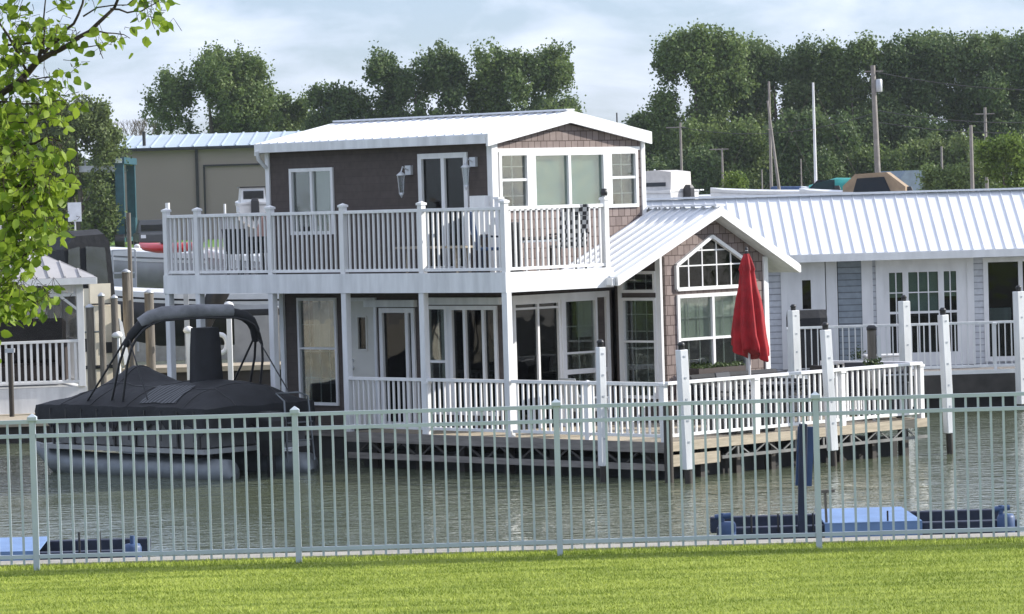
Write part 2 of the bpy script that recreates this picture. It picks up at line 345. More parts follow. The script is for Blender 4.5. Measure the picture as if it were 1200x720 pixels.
# boat yard ground and the land behind it, out to the horizon
def zfar(x, y): return .96 if y < 120 else .96 + 1.35 * min(1, (y - 120) / 165)
grid_sheet('boat_yard_ground', -400, 400, [113.6, 120, 160, 200, 240], zfar, GRAV)
grid_sheet('ground', -2500, 2500, [240, 262, 285, 400, 5500], zfar, GRF)

# mown blades
def blades():
    rng = np.random.default_rng(3); n = 300000
    x = rng.uniform(-7.5, 7.5, n); y = 36.72 - rng.uniform(0, 1, n) ** 1.05 * 8.2
    h = rng.uniform(.010, .028, n); edge = y > 36.2; h[edge] *= rng.uniform(1, 2.2, edge.sum()); a = rng.uniform(0, 2 * np.pi, n); w_ = .0032
    lx = rng.normal(0, .014, n); ly = rng.normal(0, .014, n)
    v = np.zeros((n, 3, 3)); v[:, 0] = np.stack([x - w_ * np.cos(a), y - w_ * np.sin(a), np.full(n, 1.1)], 1)
    v[:, 1] = np.stack([x + w_ * np.cos(a), y + w_ * np.sin(a), np.full(n, 1.1)], 1); v[:, 2] = np.stack([x + lx, y + ly, 1.1 + h], 1)
    me = bpy.data.meshes.new('grass'); me.vertices.add(n * 3); me.vertices.foreach_set('co', v.ravel())
    me.loops.add(n * 3); me.loops.foreach_set('vertex_index', np.arange(n * 3, dtype=np.int32)); me.polygons.add(n)
    me.polygons.foreach_set('loop_start', np.arange(0, n * 3, 3, dtype=np.int32)); me.update(calc_edges=True); me.materials.append(GRB)
    o = bpy.data.objects.new('grass', me); COL.objects.link(o); tag(o, 'short mown lawn grass in front of the metal fence', 'grass', kind='stuff')
blades()

# ------------------------------------------------------------ trees
def leaf_mesh(name, P, size, m, rng, aspect=.7, up=.0, shape='quad'):
    n = len(P); nr = rng.normal(size=(n, 3)); nr[:, 2] += up; nr /= np.linalg.norm(nr, axis=1)[:, None]
    t = rng.normal(size=(n, 3)); a = np.cross(nr, t); a /= np.linalg.norm(a, axis=1)[:, None]; c = np.cross(nr, a)
    s = size * rng.uniform(.6, 1.3, n)[:, None]
    v = np.stack([P - a * s * .5, P - c * s * .5 * aspect - a * s * .05, P + a * s * .5, P + c * s * .5 * aspect - a * s * .05], 1)
    me = bpy.data.meshes.new(name); me.vertices.add(n * 4); me.vertices.foreach_set('co', v.ravel())
    me.loops.add(n * 4); me.loops.foreach_set('vertex_index', np.arange(n * 4, dtype=np.int32)); me.polygons.add(n)
    me.polygons.foreach_set('loop_start', np.arange(0, n * 4, 4, dtype=np.int32)); me.update(calc_edges=True); me.materials.append(m)
    return me
LM = [leaf_mat('leaves_dark', (.052, .095, .034), (.15, .205, .075), .35, .5), leaf_mat('leaves_mid', (.075, .125, .040), (.20, .265, .085), .35, .5),
      leaf_mat('leaves_olive', (.075, .11, .035), (.19, .24, .08), .35, .6), leaf_mat('leaves_bright', (.08, .14, .02), (.20, .28, .05), .3, 1.5)]
def far_tree(px, y, ztop, wid, zbot, seed, mi, label, lobes=None, leaf=.42, dens=1.0, gaps=.0, name='broadleaf_tree', group='trees behind the boat yard'):
    rng = np.random.default_rng(seed); rnd = random.Random(seed)
    if y >= 325: wid *= 1.08
    x = (px - 600) / 4500 * y; g = zfar(0, y); z0 = g; H = ztop - zbot
    root = thing(name, label, 'tree' if 'tree' in name else 'shrub', (x, y, z0), 0, group)
    # big lobes building an uneven outline, each lobe filled by small clumps
    L_ = []
    nl = int((lobes or 11) * 2.0)
    for i in range(nl):
        t = (i + .5) / nl; zz = zbot + H * (.06 + .86 * t); prof = math.sin(math.pi * min(1, .20 + t * .66)) ** .45
        a = rnd.uniform(0, 6.28) if i % 2 else (0 if rnd.random() < .5 else 3.14) + rnd.uniform(-.5, .5); rr = wid * .5 * prof * rnd.uniform(.25, .92)
        L_.append((rr * math.cos(a), rr * math.sin(a) * .8, zz, wid * rnd.uniform(.10, .19)))
    for i in range(8): L_.append((rnd.uniform(-.38, .38) * wid, rnd.uniform(-.1, .1) * wid, ztop - wid * rnd.uniform(.08, .26), wid * rnd.uniform(.07, .13)))
    P = []
    for (lx, ly, lz, lr) in L_:
        nc = int(17 * (lr / 1.3) ** 1.7 * dens) + 6
        u = rng.normal(size=(nc, 3)); u /= np.linalg.norm(u, axis=1)[:, None]; r = rng.uniform(.2, 1.12, nc) ** .6
        c = np.array([lx, ly, lz - z0]) + u * (r * lr)[:, None] * np.array([1, 1, 1.05])
        for k in range(nc):
            cr = rng.uniform(.30, .95) * (leaf / .42); m_ = int(78 * dens * rng.uniform(.5, 1.5))
            q = np.clip(rng.normal(size=(m_, 3)), -2.2, 2.2) * cr * .6 * np.array([.8, .8, 1.1]); P.append(c[k] + q)
    P = np.concatenate(P); P = P[P[:, 2] > .15]
    o = bpy.data.objects.new('crown', leaf_mesh('crown', P, leaf * .68, LM[mi], rng)); COL.objects.link(o); o.parent = root
    b = MB(); th = max(.15, wid * .035)
    b.tube([(0, 0, -.2), (wid * .02, 0, (zbot - z0) + H * .3), (-wid * .01, 0, (zbot - z0) + H * .75)], [th, th * .7, th * .15], 7)
    for (lx, ly, lz, lr) in L_[:9]:
        zs = max(.6, (lz - z0) * .5); b.tube([(0, 0, zs), (lx * .5, ly * .5, (zs + lz - z0) / 2 + .2), (lx * .95, ly * .95, lz - z0)], [th * .45, th * .3, th * .08], 5)
    b.build('trunk', TRUNK, root); return root
T = far_tree
T(253, 335, 17.6, 11.0, 5.0, 1, 1, 'large rounded green tree left of the houseboat, highest tree behind the taupe storage building', leaf=.40)
T(338, 340, 14.2, 5.0, 4, 2, 1, 'narrow green tree just right of the large rounded tree behind the storage building')
T(404, 335, 14.4, 5.0, 4, 3, 0, 'small dark green tree left of the twin trees over the upper roof')
T(495, 335, 17.2, 9.4, 4, 4, 0, 'wide dark green tree above the middle of the upper roof')
T(612, 335, 17.3, 9.6, 4, 5, 1, 'wide green tree above the right half of the upper roof, nearest the gable peak')
T(375, 350, 12.6, 6.0, 4, 6, 2, 'low olive tree in the gap left of the small dark tree', dens=.7)
T(555, 350, 11.6, 7.0, 4, 7, 0, 'low dark tree filling the gap between the two wide trees over the roof')
T(660, 350, 13.0, 6.0, 4, 8, 0, 'low dark tree at the right end of the upper roof behind the gable peak')
T(96, 250, 11.7, 7.0, 2.5, 9, 2, 'olive green tree at far left behind the boat hoist', leaf=.34)
T(40, 255, 11.0, 7.0, 2.5, 10, 2, 'olive green tree half hidden by the leafy foreground branches', leaf=.34)
T(150, 300, 9.0, 6.0, 2.2, 11, 0, 'dark green tree behind the posts of the boat hoist')
T(105, 310, 8.4, 7.5, 2.2, 12, 0, 'low dark tree behind the beam of the boat hoist')
T(182, 300, 6.6, 3.6, 2.2, 13, 0, 'low dark tree against the left wall of the storage building')
# right-hand wood, tree by tree
T(782, 330, 11.0, 5.5, 2.2, 20, 0, 'low dark tree at the left foot of the right-hand wood', leaf=.44)
T(822, 325, 18.2, 8.0, 3, 21, 1, 'tall green tree with open crown at the left end of the right-hand wood')
T(868, 335, 17.2, 8.0, 3, 22, 1, 'tall yellowish green tree second from the left in the right-hand wood')
T(915, 330, 17.2, 8.4, 2.4, 23, 0, 'tall dark tree behind the leaning pair of bare masts')
T(962, 338, 16.8, 8.0, 2.4, 24, 0, 'tall dark tree behind the single white mast')
T(1005, 330, 17.0, 7.0, 2.4, 25, 1, 'tall green tree just left of the big wooden utility pole')
T(1042, 345, 12.0, 6.0, 2.4, 26, 0, 'lower dark tree in the notch right of the big wooden utility pole')
T(1082, 330, 17.2, 8.2, 2.4, 27, 0, 'tall dark tree right of the notch in the wood')
T(1128, 338, 17.8, 9.0, 2.4, 28, 1, 'broad green tree second from the right edge with the highest crown')
T(1180, 330, 17.4, 9.0, 2.4, 29, 0, 'tall dark tree at the right edge of the picture')
T(1225, 335, 17.6, 9.0, 2.4, 30, 1, 'tall green tree cut by the right edge of the picture')
for i, (px, zt, lab) in enumerate([(800, 7.2, 'dark bushy undergrowth tree behind the white cabin boat'), (850, 9.8, 'dark undergrowth tree behind the street light with an arm'), (905, 8.0, 'dark undergrowth tree at the foot of the leaning masts'),
        (955, 10.8, 'dark undergrowth tree at the foot of the white mast'), (1010, 7.6, 'dark undergrowth tree behind the teal boat cover'), (1060, 10.2, 'dark undergrowth tree behind the tan canopy boat'), (1115, 8.0, 'dark undergrowth tree behind the short wooden pole')]):
    T(px, 318 + 4 * (i % 3), zt, 8.0 + (i * 37 % 3), 1.9, 50 + i, (0, 1, 0, 0, 1, 0, 2)[i], lab, lobes=9, dens=.85)
T(1180, 215, 6.9, 3.4, 1.6, 40, 3, 'bright green young tree above the right end of the white roof', leaf=.26, name='young_tree', lobes=8)
T(1112, 215, 5.3, 3.0, 1.6, 41, 1, 'low green bush right of the tan canopy boat', leaf=.26, name='shrub', lobes=6)
T(866, 225, 5.2, 1.6, 1.6, 42, 3, 'small light green bush between the white boats and the masts', leaf=.22, name='shrub', lobes=5)
for (x0, x1) in ((-400, -48), (46, 400)): tag(MB().box(x0, x1, 37.2, 112.9, -.8, 1.0).build('unseen_canal_bank', GRAV), kind='structure')  # unseen banks added to carry the trees reflected in the windows
# bare shrubby tree left of the storage building
bt = thing('bare_tree', 'leafless grey tree left of the large rounded tree', 'tree', ((160 - 600) / 4500 * 300, 300, 2.3), 0, 'trees behind the boat yard')
b = MB(); rnd = random.Random(5)
def twig(p, d, l, r, k):
    q = p + d * l; b.tube([p, q], [r, r * .6], 4, False)
    if k:
        for _ in range(3): twig(q, (d + Vector((rnd.uniform(-.6, .6), rnd.uniform(-.6, .6), rnd.uniform(-.1, .5)))).normalized(), l * .68, r * .6, k - 1)
twig(Vector((0, 0, 0)), Vector((0, 0, 1)), 3.4, .16, 5); b.build('branches', TRUNK, bt)

# ------------------------------------------------------------ storage building
sb = thing('storage_building', 'long taupe metal storage building with a pale blue metal roof', 'building', (0, 0, 0))
X0, X1, Y0 = -27.2, 6, 270
MB().wall(plane_y(Y0), X0, X1, 2.0, 8.6, .3, [(-21.3, -15.6, 2.0, 7.3)]).box(X0, X0 + .3, Y0 + .3, Y0 + 16, 2, 8.6).box(X1 - .3, X1, Y0 + .3, Y0 + 16, 2, 8.6).box(X0, X1, Y0 + 16, Y0 + 16.3, 2, 8.6).build('wall', TAUPE, sb)
MB().box(-21.3, -15.6, Y0 + .12, Y0 + .2, 2.0, 7.3).build('overhead_door', TAUPE, sb)
MB().box(-21.42, -21.3, Y0 - .05, Y0 + .1, 2, 7.42).box(-21.3, -15.6, Y0 - .05, Y0 + .1, 7.3, 7.42).buildsep('door_trim', BLKM, sb)
MB().box(-21.95, -21.75, Y0 - .16, Y0 - .02, 2, 8.5).build('downspout', BLKM, sb)
roof_plane(sb, (X0 - .3, Y0 - .5, 8.72), (X1 + .3, Y0 - .5, 8.72), (X1 + .3, Y0 + 8, 9.75), (X0 - .3, Y0 + 8, 9.75), .12, ROOFB, 1.0, .07, .1)
roof_plane(sb, (X0 - .3, Y0 + 16.6, 8.72), (X1 + .3, Y0 + 16.6, 8.72), (X1 + .3, Y0 + 8, 9.75), (X0 - .3, Y0 + 8, 9.75), .12, ROOFB, 1.0, .07, .1)
MB().box(X0 - .3, X1 + .3, Y0 - .58, Y0 - .5, 8.5, 8.7).buildsep('gutter', BLKM, sb)
MB().tube([(-25.6, Y0 + 1, 8.8), (-25.6, Y0 + 1, 9.9)], .12).build('vent_pipe', BLKM, sb)

# ------------------------------------------------------------ travel hoist
hz = thing('boat_hoist', 'tall dark teal travel hoist with grey top beam and slings', 'boat hoist', (-26.5, 250, 2.0))
for dy in (0, 7.5):
    MB().box(.95, 1.5, dy - .3, dy + .3, .6, 5.5).build('leg', TEALST, hz)
MB().box(.85, 1.6, -.45, 7.95, 5.42, 5.85).build('top_frame', TEALST, hz)
MB().box(1.0, 1.45, -.49, -.455, 5.48, 5.78).build('name_plate', SIGNW, hz)
MB().box(-6.2, .95, -.2, .2, 4.95, 5.35).box(-6.2, .95, 7.3, 7.7, 4.95, 5.35).buildsep('cross_beam', STEEL, hz)
for dx in (-5, -3, -1): MB().tube([(dx, 0, 5.35), (dx, 0, 5.7)], .07).build('roller', STEEL, hz)
MB().tube([(-.3, .2, 4.8), (-2.6, 3, 1.0)], .05, 5).tube([(.3, .2, 4.6), (-1.6, 3, .6)], .05, 5).buildsep('sling', STEEL, hz)
for dy in (3.75,): MB().box(.9, 1.55, -1.2, 8.7, .35, .62).buildsep('bottom_beam', TEALST, hz)
for (dx, dy) in ((1.22, -.9), (1.22, 8.3)): MB().tube([(dx - .3, dy, .42), (dx + .3, dy, .42)], .42, 14).build('wheel', BLKM, hz)
MB().box(1.6, 2.2, -.4, .8, .7, 1.9).build('engine_box', TEALST, hz)

# ============================================================ MAIN HOUSEBOAT (x = v to the right-back, y = u to the left-back)
HO = (-.09, 62.42, 0); HR = RAD(45)
hb = thing('houseboat', 'two storey brown and white houseboat with a railed balcony and floating deck', 'houseboat', HO, HR)
sx = plane_x(1.2); fy = plane_y(1.45)
# lower cabin
lowholes = [(5.40, 6.42, .95, 2.84), (4.44, 5.10, .62, 2.78), (3.42, 4.30, .62, 2.66), (1.42, 3.16, .85, 2.70)]
b = MB().wall(sx, 1.30, 6.8, .6, 2.95, .12, lowholes); b.build('side_wall', BROWN, hb)
MB().box(1.32, 6.42, 6.68, 6.8, .6, 2.95).box(6.30, 6.42, .3, 6.68, .6, 3.15).build('rear_wall', BROWN, hb)
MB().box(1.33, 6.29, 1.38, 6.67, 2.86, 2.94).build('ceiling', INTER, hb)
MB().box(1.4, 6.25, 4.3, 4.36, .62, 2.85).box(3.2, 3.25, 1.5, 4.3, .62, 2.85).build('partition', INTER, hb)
window(hb, sx, 5.40, 6.42, .95, 2.84, 4, 4, .05, mid=[1.95], name='window', blind=(5.45, 6.1, 1.95, 2.8, CURT))
MB().wall(sx, 4.44, 5.10, .62, 2.78, .05, [(4.66, 4.86, 1.95, 2.5)]).build('front_door', DOORM, hb)
d = bpy.data.objects['front_door']
MB().box(4.66, 4.86, -.03, -.02, 1.95, 2.5, sx).build('pane', GLASSD, d); MB().box(4.63, 4.66, -.02, .02, 1.92, 2.53, sx).box(4.86, 4.89, -.02, .02, 1.92, 2.53, sx).box(4.66, 4.86, -.02, .02, 2.5, 2.53, sx).box(4.66, 4.86, -.02, .02, 1.92, 1.95, sx).build('pane_trim', DOORM, d)
MB().tube([(1.2, 5.02, 1.62), (1.12, 5.02, 1.62)], .03).tube([(1.2, 5.02, 1.75), (1.15, 5.02, 1.75)], .025).buildsep('door_knob', LANT, d)
MB().box(5.10, 5.16, -.05, .03, .62, 2.84, sx).box(4.38, 4.44, -.05, .03, .62, 2.84, sx).box(4.44, 5.10, -.05, .03, 2.78, 2.84, sx).buildsep('door_trim', WHITEP, hb)
window(hb, sx, 3.42, 4.30, .62, 2.66, 1, 1, .08, GLASSD, 'sliding_door', vert=[3.62])
window(hb, sx, 2.62, 3.16, .85, 2.70, 2, 2, .06, GLASS, 'window', mid=[1.75], blind=(2.66, 2.86, .9, 2.66, CURT))
window(hb, sx, 1.42, 2.56, .85, 2.70, 1, 1, .07, GLASSD, 'window', vert=[2.2, 1.75], mid=None, blind=(2.28, 2.50, .9, 2.66, CURT))
MB().box(2.56, 2.62, -.05, .03, .85, 2.7, sx).buildsep('mullion', WHITEP, hb)
MB().box(3.36, 4.62, 0, .09, 2.68, 2.80, sx).buildsep('header_trim', WHITEP, hb); MB().box(1.30, 3.22, 0, .09, 2.72, 2.84, sx).buildsep('header_trim', WHITEP, hb)
MB().box(6.76, 6.86, -.1, .05, .6, 2.95, sx).buildsep('corner_trim', WHITEP, hb)
_n0 = set(hb.children)
# entrance wall under the balcony and the projecting gable room, set out from their own corner
py_ = plane_y(.05)
MB().wall(py_, .12, 2.6, .62, 2.94, .09, [(.24, 1.34, .62, 2.80), (1.42, 2.22, .95, 2.80)]).build('porch_front_wall', BROWN, hb)
window(hb, py_, .24, 1.34, .62, 2.80, 1, 1, .05, GLASSD, 'sliding_door', vert=[.82], mid=[2.68])
window(hb, py_, 1.42, 2.22, .95, 2.80, 2, 4, .045, GLASS, 'window', mid=[1.90], blind=(1.82, 2.17, 2.15, 2.76, CURT))
MB().box(.12, 2.42, 0, .05, 2.80, 2.90, py_).box(.12, .22, 0, .05, .62, 2.80, py_).box(1.34, 1.42, 0, .052, .62, 2.80, py_).box(2.42, 2.50, 0, .05, .62, 2.90, py_).box(1.42, 2.42, 0, .048, 1.55, 1.63, py_).buildsep('porch_trim', WHITE, hb)
# gable front room
gs = plane_x(2.6); gy = plane_y(-1.1)
MB().wall(gs, -1.1, -.045, .6, 3.45, .12, [(-1.0, -.2, 1.10, 2.78), (-1.0, -.2, 2.86, 3.22)]).build('side_wall', BROWN, hb)
window(hb, gs, -1.0, -.2, 1.10, 2.78, 3, 6, .05, mid=[2.05], blind=(-.95, -.25, 1.2, 2.75, INTER))
window(hb, gs, -1.0, -.2, 2.86, 3.22, 3, 2, .05)
MB().box(-.2, -.13, 0, .031, .6, 3.3, gs).buildsep('corner_trim', WHITE, hb)
# roof lines of the gable: ridge (3.84,4.24) eaves (1.28,3.16) and (5.81,3.22)
def zroof(v): return 4.24 - (3.84 - v) * (1.08 / 2.56) if v < 3.84 else 4.24 - (v - 3.84) * (1.02 / 1.97)
pent = [(2.98, 2.90), (2.98, 3.30), (3.87, 3.76), (4.76, 3.30), (4.76, 2.90)]
# front wall as pieces round the five sided opening
def fpoly(b, pts, th=.12): b.prism([(a, -1.1, z) for a, z in pts], (0, th, 0))
b = MB(); zt = lambda v: zroof(v) - .13
b.wall(gy, 2.61, 5.25, .6, 2.90, .12, [(2.98, 4.76, 1.0, 2.81)])
fpoly(b, [(2.61, 2.90), (2.98, 2.90), (2.98, zt(2.98)), (2.61, zt(2.61))]); fpoly(b, [(4.76, 2.90), (5.25, 2.90), (5.25, zt(5.25)), (4.76, zt(4.76))])
fpoly(b, [(2.98, 3.30), (3.87, 3.76), (3.87, zt(3.87)), (3.84, zt(3.84)), (2.98, zt(2.98))]); fpoly(b, [(3.87, 3.76), (4.76, 3.30), (4.76, zt(4.76)), (3.87, zt(3.87))])
b.build('gable_wall', SHAKE, hb)
MB().box(2.585, 2.635, -1.115, -1.0, .6, 3.5).box(5.17, 5.28, -1.13, -.99, .6, 3.38).buildsep('corner_trim', WHITE, hb)
o = window(hb, gy, 2.98, 4.76, 1.0, 2.81, 1, 1, .06, GLASS, vert=[3.87], mid=[2.06], blind=(3.03, 4.72, 2.08, 2.76, BLIND)); 
b = MB()
for (c0, c1) in ((3.02, 3.85), (3.89, 4.72)):
    for k in (1, 2): x = c0 + (c1 - c0) * k / 3; b.box(x - .008, x + .008, -.040, -.027, 1.05, 2.76, gy)
for z in (2.41, 1.55): b.box(3.03, 4.71, -.0395, -.0275, z - .008, z + .008, gy)
b.build('muntins', WHITE, o)
b = MB()      # pentagonal frame
for i in range(5):
    p, q = pent[i], pent[(i + 1) % 5]; b.beam((p[0], -1.12, p[1]), (q[0], -1.12, q[1]), .06, .07, (0, 1, 0))
o = b.build('gable_window', WHITE, hb)
MB().prism([(a, -1.075, z) for a, z in pent], (0, .006, 0)).build('pane', GLASSD, o)
b = MB()
for v in (3.32, 3.66, 4.02, 4.38): b.box(v - .011, v + .011, -1.09, -1.065, 2.92, 3.28 + (min(v, 7.74 - v) - 2.98) * .517)
b.box(3.0, 4.74, -1.088, -1.066, 3.27, 3.292); b.box(3.42, 4.32, -1.0885, -1.0665, 3.02 + .5, 3.542)
b.build('muntins', WHITE, o)
# gable roof
RB = 1.44
roof_plane(hb, (1.28, -1.33, 3.16), (1.28, .23, 3.16), (3.84, .23, 4.24), (3.84, -1.33, 4.24), .05, ROOFM, .26, .03, .035, 'gable_roof_panel')
roof_plane(hb, (5.81, -1.33, 3.22), (5.81, 5.5, 3.22), (3.84, 5.5, 4.24), (3.84, -1.33, 4.24), .05, ROOFM, .26, .03, .035, 'gable_roof_panel')
b = MB()      # rake boards and soffit
b.prism([(1.28, -1.39, 3.17), (3.84, -1.39, 4.255), (3.84, -1.39, 4.10), (1.30, -1.39, 3.02)], (0, .055, 0)); b.prism([(5.82, -1.39, 3.23), (3.842, -1.39, 4.255), (3.842, -1.39, 4.10), (5.82, -1.39, 3.08)], (0, .055, 0))
b.buildsep('rake_board', WHITE, hb)
b = MB(); b.prism([(1.30, -1.33, 3.03), (3.84, -1.33, 4.11), (3.84, -1.33, 4.10), (1.30, -1.33, 3.02)], (0, 1.55, 0)); b.prism([(5.80, -1.33, 3.10), (3.84, -1.33, 4.11), (3.84, -1.33, 4.10), (5.80, -1.33, 3.09)], (0, 6.8, 0)); b.buildsep('soffit', WHITEP, hb)
MB().box(1.20, 1.28, -1.34, .2, 3.03, 3.15).box(5.81, 5.90, -1.34, 5.5, 3.09, 3.21).buildsep('gutter', WHITEP, hb)
MB().beam((3.84, -1.39, 4.28), (3.84, 5.5, 4.28), .22, .03).build('ridge_cap', ROOFM, hb)
for _o in set(hb.children) - _n0: _o.location = (1.13, 1.2, -.12); _o.scale = (1.027, 1, 1.027)
# balcony slab and its supports
BF = 3.24
MB().box(.04, 5.1, 7.12, 8.61, 3.02, BF).box(.04, 1.2, 1.45, 7.12, 3.02, BF).box(.04, 2.5, .04, 1.45, 3.02, BF).box(1.2, 5.1, 1.45, 7.12, 3.02, 3.2).buildsep('balcony_floor', DECKG, hb)
MB().box(0, .04, 0, 8.65, 2.96, 3.29).buildsep('fascia_board', WHITEP, hb); MB().box(.04, 2.55, 0, .04, 2.96, 3.29).buildsep('fascia_board', WHITEP, hb)
MB().box(.04, 5.1, 8.61, 8.65, 2.96, 3.29).buildsep('fascia_board', WHITEP, hb)
for u in (.06, 2.02, 3.93, 5.80, 7.74, 8.58):
    MB().box(.01, .13, u - .06, u + .06, .6 if u < 4.5 else -.6, 2.96).build('support_post', WHITEP, hb, .006)
for (v, u) in ((4.9, 8.5), (4.9, 7.2)): MB().box(v - .06, v + .06, u - .06, u + .06, -.6, 2.96).build('support_post', WHITEP, hb, .006)
railing(hb, (.07, 0.06), (.07, 8.60), BF, 1.12, posts=(0, 1.95, 3.88, 5.74, 7.69, 8.54), name='balcony_railing')
railing(hb, (.07, .07), (2.45, .07), BF, 1.12, posts=(2.38,), name='balcony_railing')
railing(hb, (.10, 8.58), (5.0, 8.58), BF, 1.12, posts=(2.4, 4.9), name='balcony_railing')
MB().box(1.0, 1.1, 1.12, 1.22, BF, 4.48).box(.98, 1.12, 1.1, 1.24, 4.48, 4.52).build('stub_post', WHITE, hb)
MB().lathe([(.05, 0), (.06, .05), (.045, .12)], (2.45, .07, 4.49), 10).build('post_light', BLKM, hb)
# upper cabin
MB().wall(sx, 1.46, 7.12, 3.24, 5.5, .12, [(5.38, 6.52, 3.95, 5.12), (2.02, 3.22, 3.28, 5.29)]).build('upper_side_wall', BROWN, hb)
MB().wall(fy, 1.21, 4.90, 3.24, 5.42, .12, [(1.34, 4.74, 4.28, 5.27)]).prism([(1.21, 1.45, 5.42), (4.90, 1.45, 5.42), (3.0, 1.45, 5.74)], (0, .12, 0)).build('upper_front_wall', SHAKE, hb)
MB().box(4.78, 4.90, 1.57, 7.12, 3.24, 5.5).box(1.32, 4.78, 7.0, 7.12, 3.24, 5.5).build('upper_rear_wall', BROWN, hb)
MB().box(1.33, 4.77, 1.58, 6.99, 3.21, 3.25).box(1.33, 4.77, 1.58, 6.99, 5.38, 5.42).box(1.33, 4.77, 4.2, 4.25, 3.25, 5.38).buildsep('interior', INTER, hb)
MB().box(1.17, 1.31, 1.42, 1.54, 3.25, 5.42).box(4.84, 4.93, 1.42, 1.54, 3.25, 5.42).buildsep('corner_trim', WHITE, hb); MB().box(1.17, 1.26, 7.05, 7.15, 3.25, 5.48).buildsep('corner_trim', WHITE, hb)
window(hb, sx, 5.38, 6.52, 3.95, 5.12, 1, 1, .06, GLASS, vert=[5.95], blind=(5.42, 5.93, 4.0, 5.08, CURT))
window(hb, sx, 2.02, 3.22, 3.28, 5.29, 1, 1, .09, GLASSD, 'sliding_door', vert=[2.62])
MB().box(1.28, 4.80, 0, .03, 5.27, 5.33, fy).buildsep('header_trim', WHITE, hb)
window(hb, fy, 1.34, 2.06, 4.28, 5.27, 2, 4, .06, GLASS, mid=[4.80]); window(hb, fy, 4.02, 4.74, 4.28, 5.27, 2, 4, .06, GLASS, mid=[4.80])
window(hb, fy, 2.14, 3.94, 4.28, 5.27, 1, 1, .07, GLASS, vert=[3.04], blind=(2.18, 3.90, 4.3, 5.22, BLINDT))
MB().box(2.06, 2.14, -.05, .034, 4.28, 5.27, fy).box(3.94, 4.02, -.05, .034, 4.28, 5.27, fy).buildsep('mullion', WHITE, hb)
U0, U1, VL, VR, VM, ZE, ZP = 1.36, 7.16, 1.0, 4.98, 2.98, 5.58, 5.94
roof_plane(hb, (VL, U0, ZE), (VL, U1, ZE), (VM, U1, ZP), (VM, U0, ZP), .05, ROOFM, .23, .018, .035)
roof_plane(hb, (VR, U0, ZE), (VR, U1, ZE), (VM, U1, ZP), (VM, U0, ZP), .05, ROOFM, .23, .018, .035)
b = MB()
for u_ in (U0 - .05, U1): 
    b.prism([(VL - .02, u_, ZE), (VM, u_, ZP + .02), (VM, u_, ZP - .19), (VL - .02, u_, ZE - .21)], (0, .05, 0)); b.prism([(VR + .02, u_, ZE), (VM + .002, u_, ZP + .02), (VM + .002, u_, ZP - .19), (VR + .02, u_, ZE - .21)], (0, .05, 0))
b.buildsep('rake_board', WHITE, hb)
MB().box(VL - .04, VL, U0, U1, 5.42, ZE - .015).box(VR, VR + .04, U0, U1, 5.42, ZE - .015).buildsep('fascia_board', WHITEP, hb)
MB().box(VL, 1.2, U0, U1, 5.42, 5.44).box(4.9, VR, U0, U1, 5.42, 5.44).buildsep('soffit', WHITEP, hb)
MB().beam((VM, U0 - .05, ZP + .03), (VM, U1 + .05, ZP + .03), .2, .03).build('ridge_cap', ROOFM, hb)
MB().tube([(.94, 7.1, 5.45), (.98, 7.1, 5.3), (1.15, 7.1, 5.15)], .035).build('downspout', WHITEP, hb)
for (u, z) in ((3.44, 5.0), (2.0 - .14, 5.1)):      # wall lanterns
    b = MB().box(0, .05, 0, 0, 0, 0) if False else MB()
    b.box(1.14, 1.2, u - .07, u + .07, z - .06, z + .10).tube([(1.14, u, z + .02), (1.02, u, z + .08), (.98, u, z - .02)], .014, 6)
    b.lathe([(.012, 0), (.07, -.05), (.085, -.07)], (.98, u, z), 8); b.lathe([(.05, -.36), (.02, -.42), (.008, -.45)][::-1], (.98, u, z), 8)
    for k in range(4): a_ = k * math.pi / 2; b.beam((.98 + .08 * math.cos(a_), u + .08 * math.sin(a_), z - .07), (.98 + .047 * math.cos(a_), u + .047 * math.sin(a_), z - .37), .008, .008)
    o = b.build('wall_lantern', LANT, hb)
    MB().lathe([(.045, -.36), (.075, -.08)], (.98, u, z), 8, False).build('lantern_glass', GLASSC, o)
MB().box(1.05, 1.19, 1.50, 1.86, 3.9, 4.55).build('utility_box', WHITE, hb)
# lower deck, floats, trusses
MB().box(.03, 6.42, -3.47, 3.98, .50, .60).build('deck_floor', DECKW, hb)
MB().box(1.3, 6.4, 3.98, 6.75, .4, .60).build('cabin_floor', DECKG, hb)
MB().box(.35, 6.1, -3.1, 3.9, -.5, .30).box(1.35, 6.1, 3.9, 6.7, -.5, .40).build('float', FLOATM, hb)
MB().box(0, 6.45, -3.51, -3.47, .46, .605).build('deck_fascia', DECKW, hb)
MB().box(0, 1.2, -3.50, -3.46, .22, .40).build('lower_board', DECKW, hb)
MB().box(-.02, .03, -3.47, 3.98, .44, .605).build('deck_fascia', DECKG, hb); MB().box(-.01, .03, -3.4, 3.9, .16, .26).build('lower_board', DECKG, hb)
b = MB().box(1.25, 6.42, -3.505, -3.465, .27, .32)
for i in range(7): x = 1.35 + i * .70; b.beam((x, -3.48, .32), (x + .26, -3.48, .46), .02, .025, (0, 1, 0)); b.beam((x + .58, -3.46, .32), (x + .34, -3.46, .46), .02, .02, (0, 1, 0)); b.box(x + .28, x + .32, -3.49, -3.465, .32, .46)
b.build('deck_truss', TRUSS, hb)
b = MB()
for i in range(9): y = -3.2 + i * .78; b.beam((.005, y, .26), (.005, y + .3, .44), .03, .03, (1, 0, 0)); b.beam((.015, y + .62, .26), (.015, y + .36, .44), .03, .03, (1, 0, 0))
b.build('deck_truss', DECKD, hb)
b = MB()
for i in range(7): b.box(.9 + i * .85, 1.0 + i * .85, -3.35, -3.2, -.5, .5)
for i in range(7): b.box(.12, .24, -3.0 + i * 1.05, -2.88 + i * 1.05, -.5, .45)
b.buildsep('float_strut', DARKP, hb)
